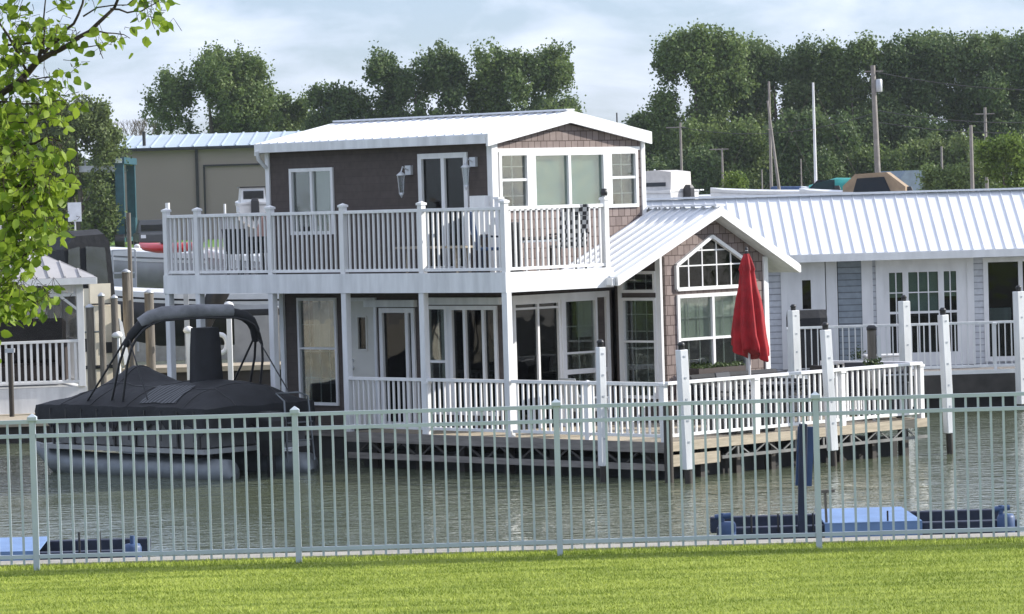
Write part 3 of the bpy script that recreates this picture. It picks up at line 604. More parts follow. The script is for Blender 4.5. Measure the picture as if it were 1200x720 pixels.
railing(hb, (.06, 3.90), (.06, .10), .6, .94, posts=(1.93,), name='deck_railing', ptop=-.02, pw=.07)
railing(hb, (.06, -.02), (.06, -3.42), .6, .94, posts=(1.7, 3.35), name='deck_railing', ptop=.02, pw=.09)
railing(hb, (.06, -3.42), (6.38, -3.42), .6, .95, posts=(2.1, 4.25, 6.3), spacing=.135, name='deck_railing', ptop=-.01, pw=.09, tr=(.10, .05))
railing(hb, (6.38, -3.42), (6.38, -1.25), .6, .95, posts=(2.1,), name='deck_railing', ptop=-.01, pw=.09, tr=(.10, .05))
b = MB().box(4.3, 5.5, -.28, -.03, 1.34, 1.50)
o = b.build('window_planter', TERRA, hb)
rng = np.random.default_rng(2); P = np.stack([rng.uniform(4.3, 5.5, 260), rng.uniform(-.28, -.03, 260), 1.50 + rng.uniform(0, .08, 260) * rng.uniform(.3, 1, 260)], 1)
q = bpy.data.objects.new('plants', leaf_mesh('plants', P, .06, GREENP, rng)); COL.objects.link(q); q.parent = o

# everything that stands on the houseboat
def HW(v, u, z): c = math.sqrt(.5); return (HO[0] + c * (v - u), HO[1] + c * (v + u), z)
um = thing('patio_umbrella', 'folded dark red patio umbrella on a white pole in front of the gable window', 'umbrella', HW(3.88, -1.8, .6), RAD(20))
MB().tube([(0, 0, 0), (0, 0, 2.95)], .022).build('pole', WHITE, um)
MB().lathe([(.24, 0), (.24, .05), (.06, .09), (.04, .3)], (0, 0, 0), 16).build('base', BLKM, um)
def fold(i, a): return 1 + (.26 if i < 7 else .12) * math.cos(8 * a + i * .10) + .07 * math.sin(3 * a + i * .4)
b = MB(); b.lathe([(.24, 1.18), (.265, 1.20), (.26, 1.32), (.245, 1.5), (.225, 1.7), (.205, 1.9), (.18, 2.1), (.15, 2.3), (.125, 2.48), (.115, 2.56), (.13, 2.60), (.085, 2.75), (.04, 2.86)], (0, 0, 0), 64, True, fold)
for k, vtx in enumerate(b.v):
    if vtx[2] < 1.45: b.v[k] = (vtx[0] * 1.0 + .03, vtx[1], vtx[2] + .07 * math.sin(3.0 * math.atan2(vtx[1], vtx[0]) + 1) - .08 * vtx[0] / .25)
b.build('canopy', RED, um)
MB().lathe([(.025, 0), (.04, .03), (.02, .07), (.03, .10), (.005, .14)], (0, 0, 2.84), 10).build('finial', BLKM, um)
def chair(label, loc, rz, m=None, high=.95, cm=None, group='patio chairs'):
    m = m or BLKM; t = thing('patio_chair', label, 'chair', loc, rz, group)
    MB().box(-.25, .25, -.25, .25, .40, .45).build('seat', cm or m, t, .01)
    MB().prism([(-.25, .24, .45), (.25, .24, .45), (.25, .36, high), (-.25, .36, high)], (0, .03, 0)).build('backrest', cm or m, t, .008)
    for (x, y) in ((-.23, -.23), (.23, -.23), (-.23, .23), (.23, .23)): MB().beam((x, y, 0), (x * .95, y * .95, .41), .03, .03).build('leg', m, t)
    for x in (-.27, .27): MB().beam((x, -.24, .62), (x, .28, .64), .04, .03).beam((x, -.23, .42), (x, -.23, .62), .025, .025).buildsep('armrest', m, t)
    return t
def table(label, loc, rz, w, d_, h=.72, m=None, cloth=None, round_=False):
    m = m or BLKM; t = thing('patio_table', label, 'table', loc, rz)
    b = MB()
    if round_: b.lathe([(w / 2, h - .03), (w / 2, h)], (0, 0, 0), 28, False)
    else: b.box(-w / 2, w / 2, -d_ / 2, d_ / 2, h - .035, h)
    b.build('tabletop', m, t)
    for (x, y) in ((-1, -1), (1, -1), (1, 1), (-1, 1)): MB().beam((x * w * .36, y * d_ * .36, 0), (x * w * .34, y * d_ * .34, h - .03), .04, .04).build('leg', m, t)
    if cloth: MB().box(-w * .46, w * .46, -d_ * .46, d_ * .46, h + .002, h + .05).build('cover', cloth, t, .02)
    return t
CHK = bpy.data.materials.new('black_white_lattice'); CHK.use_nodes = True; t_ = CHK.node_tree; ck = t_.nodes.new('ShaderNodeTexChecker'); tc_ = t_.nodes.new('ShaderNodeTexCoord'); ck.inputs['Scale'].default_value = 14
ck.inputs[1].default_value = (.02, .02, .025, 1); ck.inputs[2].default_value = (.45, .45, .46, 1); t_.links.new(tc_.outputs['Object'], ck.inputs[0]); t_.links.new(ck.outputs[0], t_.nodes['Principled BSDF'].inputs['Base Color'])
chair('black and white lattice patterned chair on the balcony before the teal blind', HW(1.9, .42, BF), RAD(200), high=1.12, cm=CHK)
table('balcony table under a dark cover beside the lattice chair', HW(1.25, .62, BF), RAD(45), .95, .55, .55, WHITE, TERRA)
tb = thing('tower_heater', 'narrow black tower standing in the near corner of the balcony', 'heater', HW(.50, .34, BF), RAD(45))
MB().box(-.13, .13, -.13, .13, .06, .86).build('body', BLKM, tb, .02); MB().box(-.15, .15, -.13, .13, 0, .06).build('base', BLKM, tb, .01); MB().box(-.09, .09, -.136, -.132, .2, .72).build('grille', DARK, tb)
table('long wooden bench table on the balcony behind the side railing', HW(.8, 2.4, BF), RAD(45), .4, 1.7, .48, DECKW)
chair('slate blue patio chair behind the side railing by the sliding door', HW(.62, .9, BF), RAD(100), m=NAVY, cm=BLUE, high=1.05)
chair('dark patio chair at the far left end of the balcony', HW(.7, 7.2, BF), RAD(150), high=.85)
chair('dark patio chair right of the furled salmon umbrella', HW(1.2, 7.6, BF), RAD(190), high=.7)
fu = thing('patio_umbrella', 'furled salmon pink umbrella at the left end of the balcony', 'umbrella', HW(1.8, 7.85, BF), 0)
MB().tube([(0, 0, 0), (0, 0, 1.15)], .02).build('pole', WHITE, fu); MB().lathe([(.2, .42), (.22, .5), (.17, .8), (.10, 1.02), (.03, 1.12)], (0, 0, 0), 32, True, fold).build('canopy', SALMON, fu); MB().lathe([(.2, 0), (.2, .05), (.04, .08)], (0, 0, 0), 14).build('base', BLKM, fu)
table('round dark patio table on the lower deck beside the umbrella', HW(3.7, -2.3, .6), 0, 1.0, 1.0, .72, BLKM, None, True)
chair('black patio chair on the lower deck left of the round table', HW(2.9, -2.5, .6), RAD(60))
chair('black patio chair on the lower deck right of the round table', HW(4.6, -2.3, .6), RAD(-60))
chair('black patio chair near the right railing of the lower deck', HW(5.6, -2.6, .6), RAD(-20))
chair('grey folding chair behind the lower railing by the porch sliding door', HW(.9, -.9, .6), RAD(120), m=STEEL, cm=HULLG, group='patio chairs')
sf2 = thing('outdoor_sofa', 'long black covered sofa on the lower deck under the gable window', 'sofa', HW(4.9, -.75, .6), HR)
MB().box(-1.15, 1.15, -.4, .35, .06, .46).build('seat', BLACK, sf2, .05); MB().box(-1.15, 1.15, .18, .38, .46, .82).build('backrest', BLACK, sf2, .05)
for x in (-1.08, 1.08): MB().box(x - .1, x + .1, -.4, .2, .46, .66).build('armrest', BLACK, sf2, .04)
for (x, y) in ((-1.05, -.3), (1.05, -.3), (-1.05, .3), (1.05, .3)): MB().box(x - .04, x + .04, y - .04, y + .04, 0, .07).build('leg', BLKM, sf2)
dbx = thing('storage_box', 'black storage box on the lower deck behind the left part of the front railing', 'box', HW(2.4, -2.9, .6), HR); MB().box(-.5, .5, -.3, .3, 0, .5).build('body', BLKM, dbx, .02); MB().box(-.53, .53, -.33, .33, .505, .58).build('lid', BLACK, dbx, .02)
gt = thing('gas_grill', 'black covered grill behind the right end of the lower deck railing', 'grill', HW(6.0, -2.95, .6), RAD(30))
MB().box(-.32, .32, -.25, .25, .12, .62).build('cabinet', BLKM, gt, .02); MB().loft([[(x, y * s_ , z) for y, z in ((-.27, .62), (.27, .62), (.27, .8), (.15, .92), (-.15, .92), (-.27, .8))] for x, s_ in ((-.36, .95), (-.2, 1), (.2, 1), (.36, .95))], smooth=False).build('lid', BLKM, gt)
for x in (-.28, .28): MB().tube([(x, -.05, .08), (x, .05, .08)], .08, 12).build('wheel', BLKM, gt)
MB().tube([(-.25, -.32, .75), (.25, -.32, .75)], .015).build('handle', STEEL, gt)
fp = thing('potted_plant', 'green potted plant on the railing at the far corner of the lower deck', 'plant', HW(5.45, -3.15, .6), 0)
MB().lathe([(.12, 0), (.17, .3), (.18, .32)], (0, 0, .55), 16).tube([(0, 0, 0), (0, 0, .55)], .03).build('pot', STEEL, fp)
P = rng.normal(size=(350, 3)) * np.array([.07, .07, .05]) + np.array([0, 0, .93]); q = bpy.data.objects.new('foliage', leaf_mesh('foliage', P, .06, GREENP, rng)); COL.objects.link(q); q.parent = fp

# ------------------------------------------------------------ white sleeved mooring piles
def sleeve_pile(x, y, zt, zb, lean, label, w_=.15):
    t = thing('mooring_pile', label, 'mooring pile', (x, y, 0), 0, 'white sleeved mooring piles')
    t.rotation_euler = (0, RAD(lean), RAD(30))
    MB().box(-w_ / 2, w_ / 2, -w_ / 2, w_ / 2, zb, zt).build('sleeve', WHITEP, t, .008)
    MB().tube([(0, 0, -1.2), (0, 0, zb + .1)], w_ * .42, 10).build('wood_pole', DARKP, t)
    MB().lathe([(.05, 0), (.05, .06), (.062, .08), (.03, .12)], (0, 0, zt), 10).build('cap_light', BLKM, t)
    b = MB()
    for i in range(5): z = zt - .12 - i * (zt - zb - .2) / 5; b.box(-.018, .018, -w_ / 2 - .006, -w_ / 2 + .002, z, z + .03)
    b.build('bolt', STEEL, t); return t
sleeve_pile(2.66, 59.35, 2.08, .22, -1.9, 'white sleeved mooring pile at the near corner of the deck, left of the umbrella', .145)
sleeve_pile(1.36, 60.2, 2.12, .25, .3, 'white sleeved mooring pile in front of the porch, leftmost of the white piles', .12)
sleeve_pile(5.15, 62.3, 2.22, .25, -2.3, 'white sleeved mooring pile in front of the middle of the deck front', .14)
sleeve_pile(7.28, 64.3, 2.34, .35, -2.0, 'white sleeved mooring pile off the far right corner of the deck', .14)
mp_ = thing('mooring_pile', 'short dark brown wooden pile just left of the near deck corner', 'mooring pile', (2.37, 59.6, 0)); MB().tube([(0, 0, -1), (0, 0, 1.25)], .07, 12).build('pole', DARKP, mp_)

# ------------------------------------------------------------ metal fence in front
fn = thing('metal_fence', 'pale grey green metal picket fence along the edge of the lawn', 'fence', (0, 36.3, 1.10))
FX = [-9.53, -7.05, -4.57, -2.085, .39, 2.845, 5.33, 7.8, 10.3]; FH = 1.44
pick = MB().box(-.0105, .0105, -.0105, .0105, .06, FH - .03).mesh('picket', FENCEM)
pmesh = MB(); cap_post(pmesh, 0, 0, -.1, FH + .05, .055); pmesh = pmesh.mesh('post', FENCEM)
for i, x in enumerate(FX):
    c = bpy.data.objects.new('post', pmesh); COL.objects.link(c); c.parent = fn; c.location = (x, 0, 0)
    if i < len(FX) - 1:
        x2 = FX[i + 1]; b = MB()
        for z in (FH - .03, FH - .165, .13): b.box(x + .03, x2 - .03, -.019, .019, z - .018, z + .018)
        o = b.build('fence_panel', FENCEM, fn)
        for k in range(1, 21):
            c = bpy.data.objects.new('picket', pick); COL.objects.link(c); c.parent = o; c.location = (x + (x2 - x) * k / 21 + random.uniform(-.002, .002), 0, 0)

# ------------------------------------------------------------ boat lifts near the lawn
bl = thing('boat_lift', 'dark blue boat lift with light blue tarp and tall guide post, at right', 'boat lift', (2.45, 47.2, 0))
MB().box(0, 3.72, 0, .16, .16, .36).box(0, 3.72, 1.6, 1.76, .16, .36).build('beam', NAVY, bl, .01)
MB().prism([(1.32, -.06, .37), (2.52, -.06, .37), (2.42, 1.5, .42), (1.32, 1.5, .42)], (0, 0, .02)).prism([(1.32, -.06, .12), (2.52, -.06, .12), (2.52, -.06, .372), (1.32, -.06, .372)], (0, .015, 0)).build('tarp', BLUET, bl)
for x in (.12, 3.55): MB().lathe([(.11, 0), (.11, .38), (.09, .42)], (x, -.05, .02), 14).tube([(x - .06, -.05, .42), (x - .06, -.05, .55)], .03).tube([(x - .15, -.05, .5), (x + .05, -.05, .52)], .035).build('winch', BLUE, bl)
MB().beam((1.02, -.02, -.2), (1.09, -.02, 1.62), .10, .10).build('guide_post', NAVY, bl, .008); MB().beam((1.08, .06, .85), (1.13, .06, 1.58), .2, .06).build('guide_pad', BLUE, bl)
MB().beam((1.35, .02, .3), (1.34, .02, .78), .03, .03).beam((1.22, .02, .77), (1.46, .02, .78), .05, .04).build('handle', WOODP, bl)
for x in (.42, .75, 1.18, 2.1): MB().tube([(x, -.02, .3), (x, -.02, .52)], .012, 6).build('pin', BLKM, bl)
bl = thing('boat_lift', 'low dark blue boat lift with winch at far left in the water', 'boat lift', (-8.2, 46.7, 0))
MB().box(0, 3.55, 0, .16, .14, .34).box(0, 3.55, 1.6, 1.76, .14, .34).build('beam', NAVY, bl, .01)
MB().prism([(.3, -.05, .35), (2.35, -.05, .35), (2.3, 1.5, .39), (.4, 1.5, .39)], (0, 0, .02)).prism([(.3, -.05, .1), (2.35, -.05, .1), (2.35, -.05, .35), (.3, -.05, .35)], (0, .015, 0)).build('tarp', BLUET, bl)
MB().lathe([(.11, 0), (.11, .36), (.09, .4)], (3.5, -.05, .02), 14).tube([(3.5, -.05, .4), (3.5, -.05, .52)], .03).build('winch', BLUE, bl)
for x in (2.85, 3.1): MB().tube([(x, -.02, .2), (x, -.02, .58)], .014, 6).build('pin', BLKM, bl)

# ------------------------------------------------------------ pontoon boat (axes parallel to the houseboat)
pb = thing('pontoon_boat', 'pontoon boat under a black mooring cover with folded bimini frame', 'pontoon boat', HW(-1.95, 4.0, 0), HR)
BL, BW = 4.35, 2.35      # local: x across (-..+), y from stern 0 to bow BL
for xs in (-.88, .88):
    MB().tube([(xs, -.35, .02), (xs, -.25, .08), (xs, 3.6, .12), (xs, 4.2, .20), (xs, 4.65, .36), (xs, 4.9, .50)], [.05, .25, .25, .23, .12, .02], 20).build('pontoon', ALU, pb)
MB().box(-BW / 2, BW / 2, 0, BL, .42, .50).build('deck', HULLG, pb)
b = MB()
for (x0, x1, y0, y1) in ((-BW / 2 + .03, -BW / 2 + .06, .1, BL - .3), (BW / 2 - .06, BW / 2 - .03, .1, BL - .3), (-BW / 2 + .06, BW / 2 - .06, BL - .33, BL - .3), (-BW / 2 + .06, BW / 2 - .06, .1, .13)): b.box(x0, x1, y0, y1, .52, 1.05)
b.build('side_panel', mat('smoked_side_panel', (.13, .13, .13), .5, var=.3), pb)
b = MB()
for y in np.arange(.1, BL - .3, .55): b.box(-BW / 2, -BW / 2 + .028, y, y + .04, .5, 1.1)
b.buildsep('fence_rail', BLKM, pb)
# cover: heightfield tent, rim at 1.12
def cov(x, y):
    sx_ = 1 - (abs(x) / (BW / 2 + .02)) ** 2.6; sy_ = min(1, (BL + .15 - y) / 1.4) ** .8 * min(1, (y + .1) / .5) ** .7
    h = 1.18 + .32 * max(0, sx_) * max(0, sy_)
    h += .30 * math.exp(-((y - 3.0) / .55) ** 2 - ((x + .05) / .45) ** 2)          # pole peak
    h += .08 * math.exp(-((y - 1.2) / .6) ** 2 - ((x - .3) / .6) ** 2)
    h += .009 * math.sin(7 * x + 3 * y) + .007 * math.sin(11 * y - 5 * x) + .004 * math.sin(19 * y + 9 * x)
    return h
nx, ny = 22, 44; b = MB(); vs = []
xsn = [-BW / 2 - .02 + (BW + .04) * i / nx for i in range(nx + 1)]; ysn = [-.1 + (BL + .25 - .1) * j / ny for j in range(ny + 1)]
b.add([(x, y, cov(x, y)) for y in ysn for x in xsn], [(j * (nx + 1) + i, j * (nx + 1) + i + 1, (j + 1) * (nx + 1) + i + 1, (j + 1) * (nx + 1) + i) for j in range(ny) for i in range(nx)], True)
ring = [(x, ysn[0]) for x in xsn] + [(xsn[-1], y) for y in ysn[1:]] + [(x, ysn[-1]) for x in xsn[-2::-1]] + [(xsn[0], y) for y in ysn[-2:0:-1]]
n = len(ring); top = [(x, y, cov(x, y)) for x, y in ring]; bot = [(x * 1.01, y, .86 + .05 * math.sin(i * .8) + .04 * math.sin(i * 2.3) + (.0 if y > .3 else -.08)) for i, (x, y) in enumerate(ring)]
mid_ = [((a[0] + c[0]) / 2 * 1.02, (a[1] + c[1]) / 2, (a[2] + c[2]) / 2) for a, c in zip(top, bot)]
b.add(top + mid_ + bot, [(k * n + i, k * n + (i + 1) % n, (k + 1) * n + (i + 1) % n, (k + 1) * n + i) for k in (0, 1) for i in range(n)], True)
b.build('mooring_cover', BLACK, pb)
b = MB()
for yy in (.5, 1.95, 2.9, 3.7): b.tube([(x, yy, cov(x, yy) + .004) for x in xsn], .010, 5)
for xx in (-.55, .6): b.tube([(xx, y, cov(xx, y) + .004) for y in ysn], .010, 5)
b.buildsep('cover_seam', BLKM, pb)
b = MB()
for y in np.arange(.2, BL, .42): b.beam((-BW / 2 - .045, y, .62), (-BW / 2 - .045, y, 1.12), .012, .03)
b.buildsep('cover_strap', BLKM, pb)
b = MB(); nx2, ny2 = 10, 20      # lighter grey pleated patch on the near side
vs2 = [(-1.12 + .66 * i / nx2, .75 + .95 * j / ny2 + .25 * i / nx2) for j in range(ny2 + 1) for i in range(nx2 + 1)]
b.add([(x, y, cov(x, y) + .014) for x, y in vs2], [(j * (nx2 + 1) + i, j * (nx2 + 1) + i + 1, (j + 1) * (nx2 + 1) + i + 1, (j + 1) * (nx2 + 1) + i) for j in range(ny2) for i in range(nx2)], True)
b.build('cover_patch', PLEAT, pb)
# bimini: two hoops spanning across, folded fabric boot on top
def hoop(y0, y1, zt, xr=1.12, n=14, z0=1.2):
    pts = []
    for i in range(n + 1):
        a = math.pi * i / n; x = -xr * math.copysign(abs(math.cos(a)) ** .45, math.cos(a)); s_ = abs(math.sin(a)) ** .5
        pts.append((x + .06, y0 + (y1 - y0) * s_ - .42 * x, z0 + (zt - z0) * s_))
    return pts
MB().tube(hoop(2.05, 1.55, 2.68), .022, 8).tube(hoop(1.75, 1.45, 2.62), .022, 8).build('bimini_frame', BLKM, pb)
hp = hoop(2.1, 1.5, 2.70)
MB().tube(hp[2:-2], [.06, .075, .085, .085, .085, .085, .085, .095, .095, .085, .07], 10).build('bimini_boot', BLACK, pb)
MB().tube([(p[0], p[1], p[2] + .035) for p in hp[4:9]], [.10, .115, .12, .115, .11], 10).build('bimini_patch', GREYC, pb)
MB().tube([(-1.1, 3.1, 1.25), (-1.0, 2.15, 2.3)], .02, 6).tube([(1.1, 2.0, 1.25), (1.1, 1.3, 2.2)], .02, 6).tube([(-1.1, 1.5, 1.3), (-1.0, 2.1, 2.4)], .012, 6).tube([(1.1, .4, 1.3), (1.1, 1.2, 2.25)], .012, 6).buildsep('bimini_strut', BLKM, pb)
MB().loft([[(.2 + x * s_, 1.5 + y * s_, z) for x, y in ((-.2, -.17), (.2, -.17), (.2, .17), (-.2, .17))] for z, s_ in ((1.4, 1.1), (2.1, 1.0), (2.45, .9))]).build('helm_cover', BLACK, pb)
MB().tube([(.35, -.35, .2), (.35, -.30, 1.22), (.35, -.1, 1.34), (.85, -.1, 1.34), (.95, -.22, 1.28), (.95, -.35, .2)], .018, 8).tube([(.37, -.34, .55), (.93, -.34, .55)], .015, 6).tube([(.37, -.34, .85), (.93, -.34, .85)], .015, 6).build('boarding_ladder', ALU, pb)
MB().loft([[(x * s_ - .1, y * s_ - .45, z) for x, y in ((-.17, -.22), (.17, -.22), (.17, .22), (-.17, .22))] for z, s_ in ((.35, .6), (.62, 1.0), (.95, 1.0), (1.08, .7))], smooth=False).box(-.16, -.04, -.5, -.38, -.3, .4).build('outboard_motor', BLKM, pb, .02)

# ============================================================ RIGHT NEIGHBOUR
nb = thing('houseboat', 'long white single storey houseboat with a ribbed white metal roof at right', 'houseboat', (6.0, 79.6, 0), RAD(2))
ny_ = plane_y(0)      # local x along the wall; x = (px-940)/56 approx
holes = [(.35, 1.18, .78, 3.02), (2.05, 3.55, .78, 2.92), (3.98, 7.2, .80, 3.0)]
holes = [(.28, 1.10, .78, 3.0), (1.72, 3.46, .78, 2.88), (3.80, 6.2, .82, 2.98)]
MB().wall(ny_, -5, -.3, .75, 3.16, .12, []).wall(ny_, -.3, 7.5, .75, 3.16, .12, holes).box(-5, -4.88, .12, 5, .75, 3.16).box(7.38, 7.5, .12, 5, .75, 3.16).box(-5, 7.5, 5, 5.12, .75, 3.16).build('wall', LAPW, nb)
MB().box(.80 + .55, 1.66, -.03, 0, .78, 2.98).build('siding_panel', LAPB, nb) if False else None
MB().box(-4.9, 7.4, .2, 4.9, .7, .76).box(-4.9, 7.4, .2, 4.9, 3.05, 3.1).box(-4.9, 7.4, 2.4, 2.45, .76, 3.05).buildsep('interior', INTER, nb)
# door, shutters either side of a grey-blue strip
o = MB().wall(ny_, -.30 + .0, .42, .78, 2.9, .05, [(.02, .20, 2.02, 2.62)]).build('front_door', WHITE, nb)
MB().box(.02, .20, -.03, -.02, 2.02, 2.62, ny_).build('pane', GLASSD, o)
MB().tube([(-.18, -.0, 1.62), (-.18, -.06, 1.62)], .03).tube([(-.18, 0, 1.77), (-.18, -.05, 1.77)], .025).buildsep('door_knob', LANT, o)
o.location = (0, -.055, 0)
MB().box(-.42, -.30, 0, .06, .78, 3.02, ny_).box(.42, .50, 0, .06, .78, 3.02, ny_).box(-.30, .42, 0, .061, 2.9, 3.02, ny_).buildsep('door_trim', WHITE, nb)
for x in (.50, 1.24): MB().box(x + .02, x + .25, .01, .035, .85, 3.0, ny_).box(x + .02, x + .05, .035, .05, .85, 3.0, ny_).box(x + .22, x + .25, .035, .05, .85, 3.0, ny_).build('shutter', WHITE, nb)
MB().box(.77, 1.26, .004, .02, .85, 3.0, ny_).build('siding_panel', LAPB, nb)
MB().box(1.56, 1.72, 0, .04, .78, 3.0, ny_).box(3.46, 3.60, 0, .04, .78, 3.0, ny_).box(1.72, 3.46, 0, .041, 2.88, 3.0, ny_).buildsep('door_trim', WHITE, nb)
fo = MB().wall(ny_, 1.72, 3.46, .78, 2.88, .06, [(1.84, 2.12, 1.05, 2.72), (2.24, 2.86, 1.05, 2.72), (2.98, 3.24, 1.05, 2.72)]).build('french_door', WHITE, nb)
for (a, c_, cols) in ((1.84, 2.12, 2), (2.24, 2.86, 3), (2.98, 3.24, 2)):
    MB().box(a, c_, -.04, -.034, 1.05, 2.72, ny_).build('pane', GLASSN, fo); MB().box(a, c_, -.10, -.09, 1.9 if cols == 3 else 2.2, 2.72, ny_).build('blind', BLIND, fo)
    b = MB().box(a, c_, -.035, 0, 1.86, 1.91, ny_)
    for k in range(1, cols): x = a + (c_ - a) * k / cols; b.box(x - .012, x + .012, -.03, .002, 1.05, 2.72, ny_)
    for z in (2.30,): b.box(a, c_, -.029, .003, z - .012, z + .012, ny_)
    b.build('muntins', WHITE, fo)
MB().box(2.05, 3.15, 0, .06, 2.96, 3.03, ny_).build('porch_light', WHITE, nb)
window(nb, ny_, 3.80, 5.2, .82, 2.98, 1, 1, .10, GLASSN, 'sliding_door', vert=[4.58]); window(nb, ny_, 5.2, 6.2, .82, 2.98, 1, 1, .10, GLASSN, 'sliding_door', vert=None)
MB().box(4.05, 4.5, -.9, -.8, 1.6, 1.9, ny_).build('cushion', CURT, nb)
# roof
roof_plane(nb, (-5.3, -.55, 3.16), (7.9, -.55, 3.16), (7.9, 1.45, 4.36), (-5.3, 1.45, 4.36), .06, ROOFM, .225, .022, .016)
roof_plane(nb, (-5.3, 5.4, 3.16), (7.9, 5.4, 3.16), (7.9, 1.45, 4.36), (-5.3, 1.45, 4.36), .06, ROOFM, .225, .022, .016)
MB().box(-5.3, 7.9, -.60, -.56, 3.00, 3.15).buildsep('fascia_board', WHITE, nb); MB().box(-5.3, 7.9, -.56, 0, 3.12, 3.14).buildsep('soffit', WHITEP, nb)
MB().beam((-5.3, 1.45, 4.39), (7.9, 1.45, 4.39), .25, .04).build('ridge_cap', ROOFM, nb)
MB().prism([(-5.2, 0, 3.16), (-5.2, 5.1, 3.16), (-5.2, 1.45, 4.28)], (.1, 0, 0)).prism([(7.7, 0, 3.16), (7.7, 5.1, 3.16), (7.7, 1.45, 4.28)], (.1, 0, 0)).build('gable_wall', LAPW, nb)
# deck, float, rail
MB().box(-5.2, 8.2, -2.6, 0, .64, .75).build('deck_floor', DECKG, nb); MB().box(-5.2, 8.2, -2.65, -2.6, .70, .78).build('deck_edge', WHITE, nb)
MB().box(-5.2, 8.2, -2.64, -2.6, .30, .70).build('deck_fascia', DECKD, nb); MB().box(-5.1, 8.1, -2.4, 5.0, -.5, .6).build('float', FLOATM, nb)
railing(nb, (-.6, -2.55), (8.1, -2.55), .75, 1.0, posts=(0.05, 1.75, 4.2, 6.4), name='deck_railing', ptop=0, pw=.06, bw=.022, spacing=.125, tr=(.05, .05), mt=WHITEP)
bb = thing('barbecue_grill', 'black covered barbecue beside the white front door of the neighbouring houseboat', 'grill', (5.98, 78.0, .75), RAD(6)); bb.scale = (1.1, 1.1, 1.3)
MB().box(-.30, .30, -.25, .25, .1, .72).build('cabinet', BLACK, bb, .05); MB().loft([[(x, y * s_, z) for y, z in ((-.27, .72), (.27, .72), (.27, .88), (.15, 1.0), (-.15, 1.0), (-.27, .88))] for x, s_ in ((-.34, .9), (-.2, 1), (.2, 1), (.34, .9))], smooth=False).build('lid', BLACK, bb)
for x in (-.26, .26): MB().tube([(x, -.05, .08), (x, .05, .08)], .08, 12).build('wheel', BLKM, bb)
sleeve_pile(5.62, 76.5, 2.10, .1, -.6, 'pale blue grey sleeved pile beside the neighbouring barbecue', .18)
sleeve_pile(7.84, 76.6, 2.22, .1, -.6, 'pale sleeved pile in front of the french door', .18)
sleeve_pile(10.12, 76.5, 2.35, .1, -.6, 'pale sleeved pile at the right edge of the picture', .18)
dk = thing('mooring_pile', 'dark short mooring pile with white side strip left of the french door pile', 'mooring pile', (7.15, 76.5, 0))
MB().tube([(0, 0, -1), (0, 0, 1.68)], .09, 10).build('pole', WOODP, dk); MB().box(.1, .17, -.05, .05, .6, 1.55).build('strip', WHITEP, dk); MB().lathe([(.1, 0), (.1, .06), (.06, .1)], (0, 0, 1.66), 12).build('cap', BLKM, dk)
mbx = thing('storage_box', 'low white storage bench on the neighbouring deck left of the french door', 'box', (7.6, 78.2, .75), RAD(6)); MB().box(-.45, .45, -.2, .2, 0, .30).build('body', WHITEP, mbx, .01); MB().box(-.47, .47, -.22, .22, .305, .35).build('lid', WHITE, mbx, .01)
pl = thing('potted_plant', 'small grey plant pot on the neighbouring deck before the white shutters', 'plant', (7.05, 78.5, .75)); MB().lathe([(.08, 0), (.12, .25)], (0, 0, 0), 14).build('pot', STEEL, pl)
P = rng.normal(size=(150, 3)) * .07 + np.array([0, 0, .36]); q = bpy.data.objects.new('foliage', leaf_mesh('foliage', P, .05, GREENP, rng)); COL.objects.link(q); q.parent = pl

# ============================================================ LEFT NEIGHBOUR: gazebo on a float
gz = thing('gazebo', 'white screened gazebo with a grey ribbed metal roof at left', 'gazebo', (-11.05, 78.6, 0), RAD(16))
GW = 1.9
MB().box(-GW - .1, GW + .1, -GW, GW + .3, .45, .95).build('platform', WHITEP, gz); MB().box(-GW - .3, GW + .3, -GW - .3, GW + .5, .28, .45).build('deck_edge', DECKW, gz); MB().box(-GW, GW, -GW, GW, -.5, .28).build('float', FLOATM, gz)
ce = 3.05
for (x, y) in ((-GW, -GW), (-.05, -GW), (GW, -GW), (GW, GW), (-GW, GW), (GW, 0)): MB().box(x - .07, x + .07, y - .07, y + .07, .95, ce).build('post', WHITE, gz, .006)
apex = (0, 0, 4.15); e = GW + .30
for k in range(4):
    ang = k * math.pi / 2; R_ = Matrix.Rotation(ang, 3, 'Z')
    A = R_ @ Vector((-e, -e, ce + .1)); B_ = R_ @ Vector((e, -e, ce + .1)); C_ = Vector((0, 0, 4.25)); b = MB().prism([A, B_, C_], (0, 0, -.04))
    for i in range(1, 14):
        t = i / 14; p = A.lerp(B_, t); hh = 1 - abs(2 * t - 1); m_ = (A + B_) / 2; q = p + (C_ - m_) * hh; b.beam(p + Vector((0, 0, .015)), q + Vector((0, 0, .015)), .03, .03)
    b.build('roof_panel', ROOFG, gz)
MB().box(-e, e, -e - .02, -e + .03, ce - .04, ce + .09).box(e - .03, e + .02, -e, e, ce - .04, ce + .09).box(-e - .02, -e + .03, -e, e, ce - .04, ce + .09).buildsep('fascia_board', WHITE, gz)
MB().box(-GW, GW, -GW - .04, -GW + .04, ce - .28, ce - .22).box(GW - .04, GW + .04, -GW, GW, ce - .28, ce - .22).buildsep('frieze_rail', WHITE, gz)
b = MB()
for i in range(34): x = -GW + .1 + i * (2 * GW - .2) / 33; b.box(x - .015, x + .015, -GW - .015, -GW + .015, ce - .22, ce); b.box(GW - .015, GW + .015, x - .015, x + .015, ce - .22, ce)
b.build('frieze_spindles', WHITE, gz)
b = MB()
for x, sg in ((-.05, 1), (GW, -1), (-.05, -1), (-GW, 1)): b.beam((x + sg * .05, -GW, ce - .55), (x + sg * .38, -GW, ce - .28), .05, .05)
b.buildsep('corner_brace', WHITE, gz)
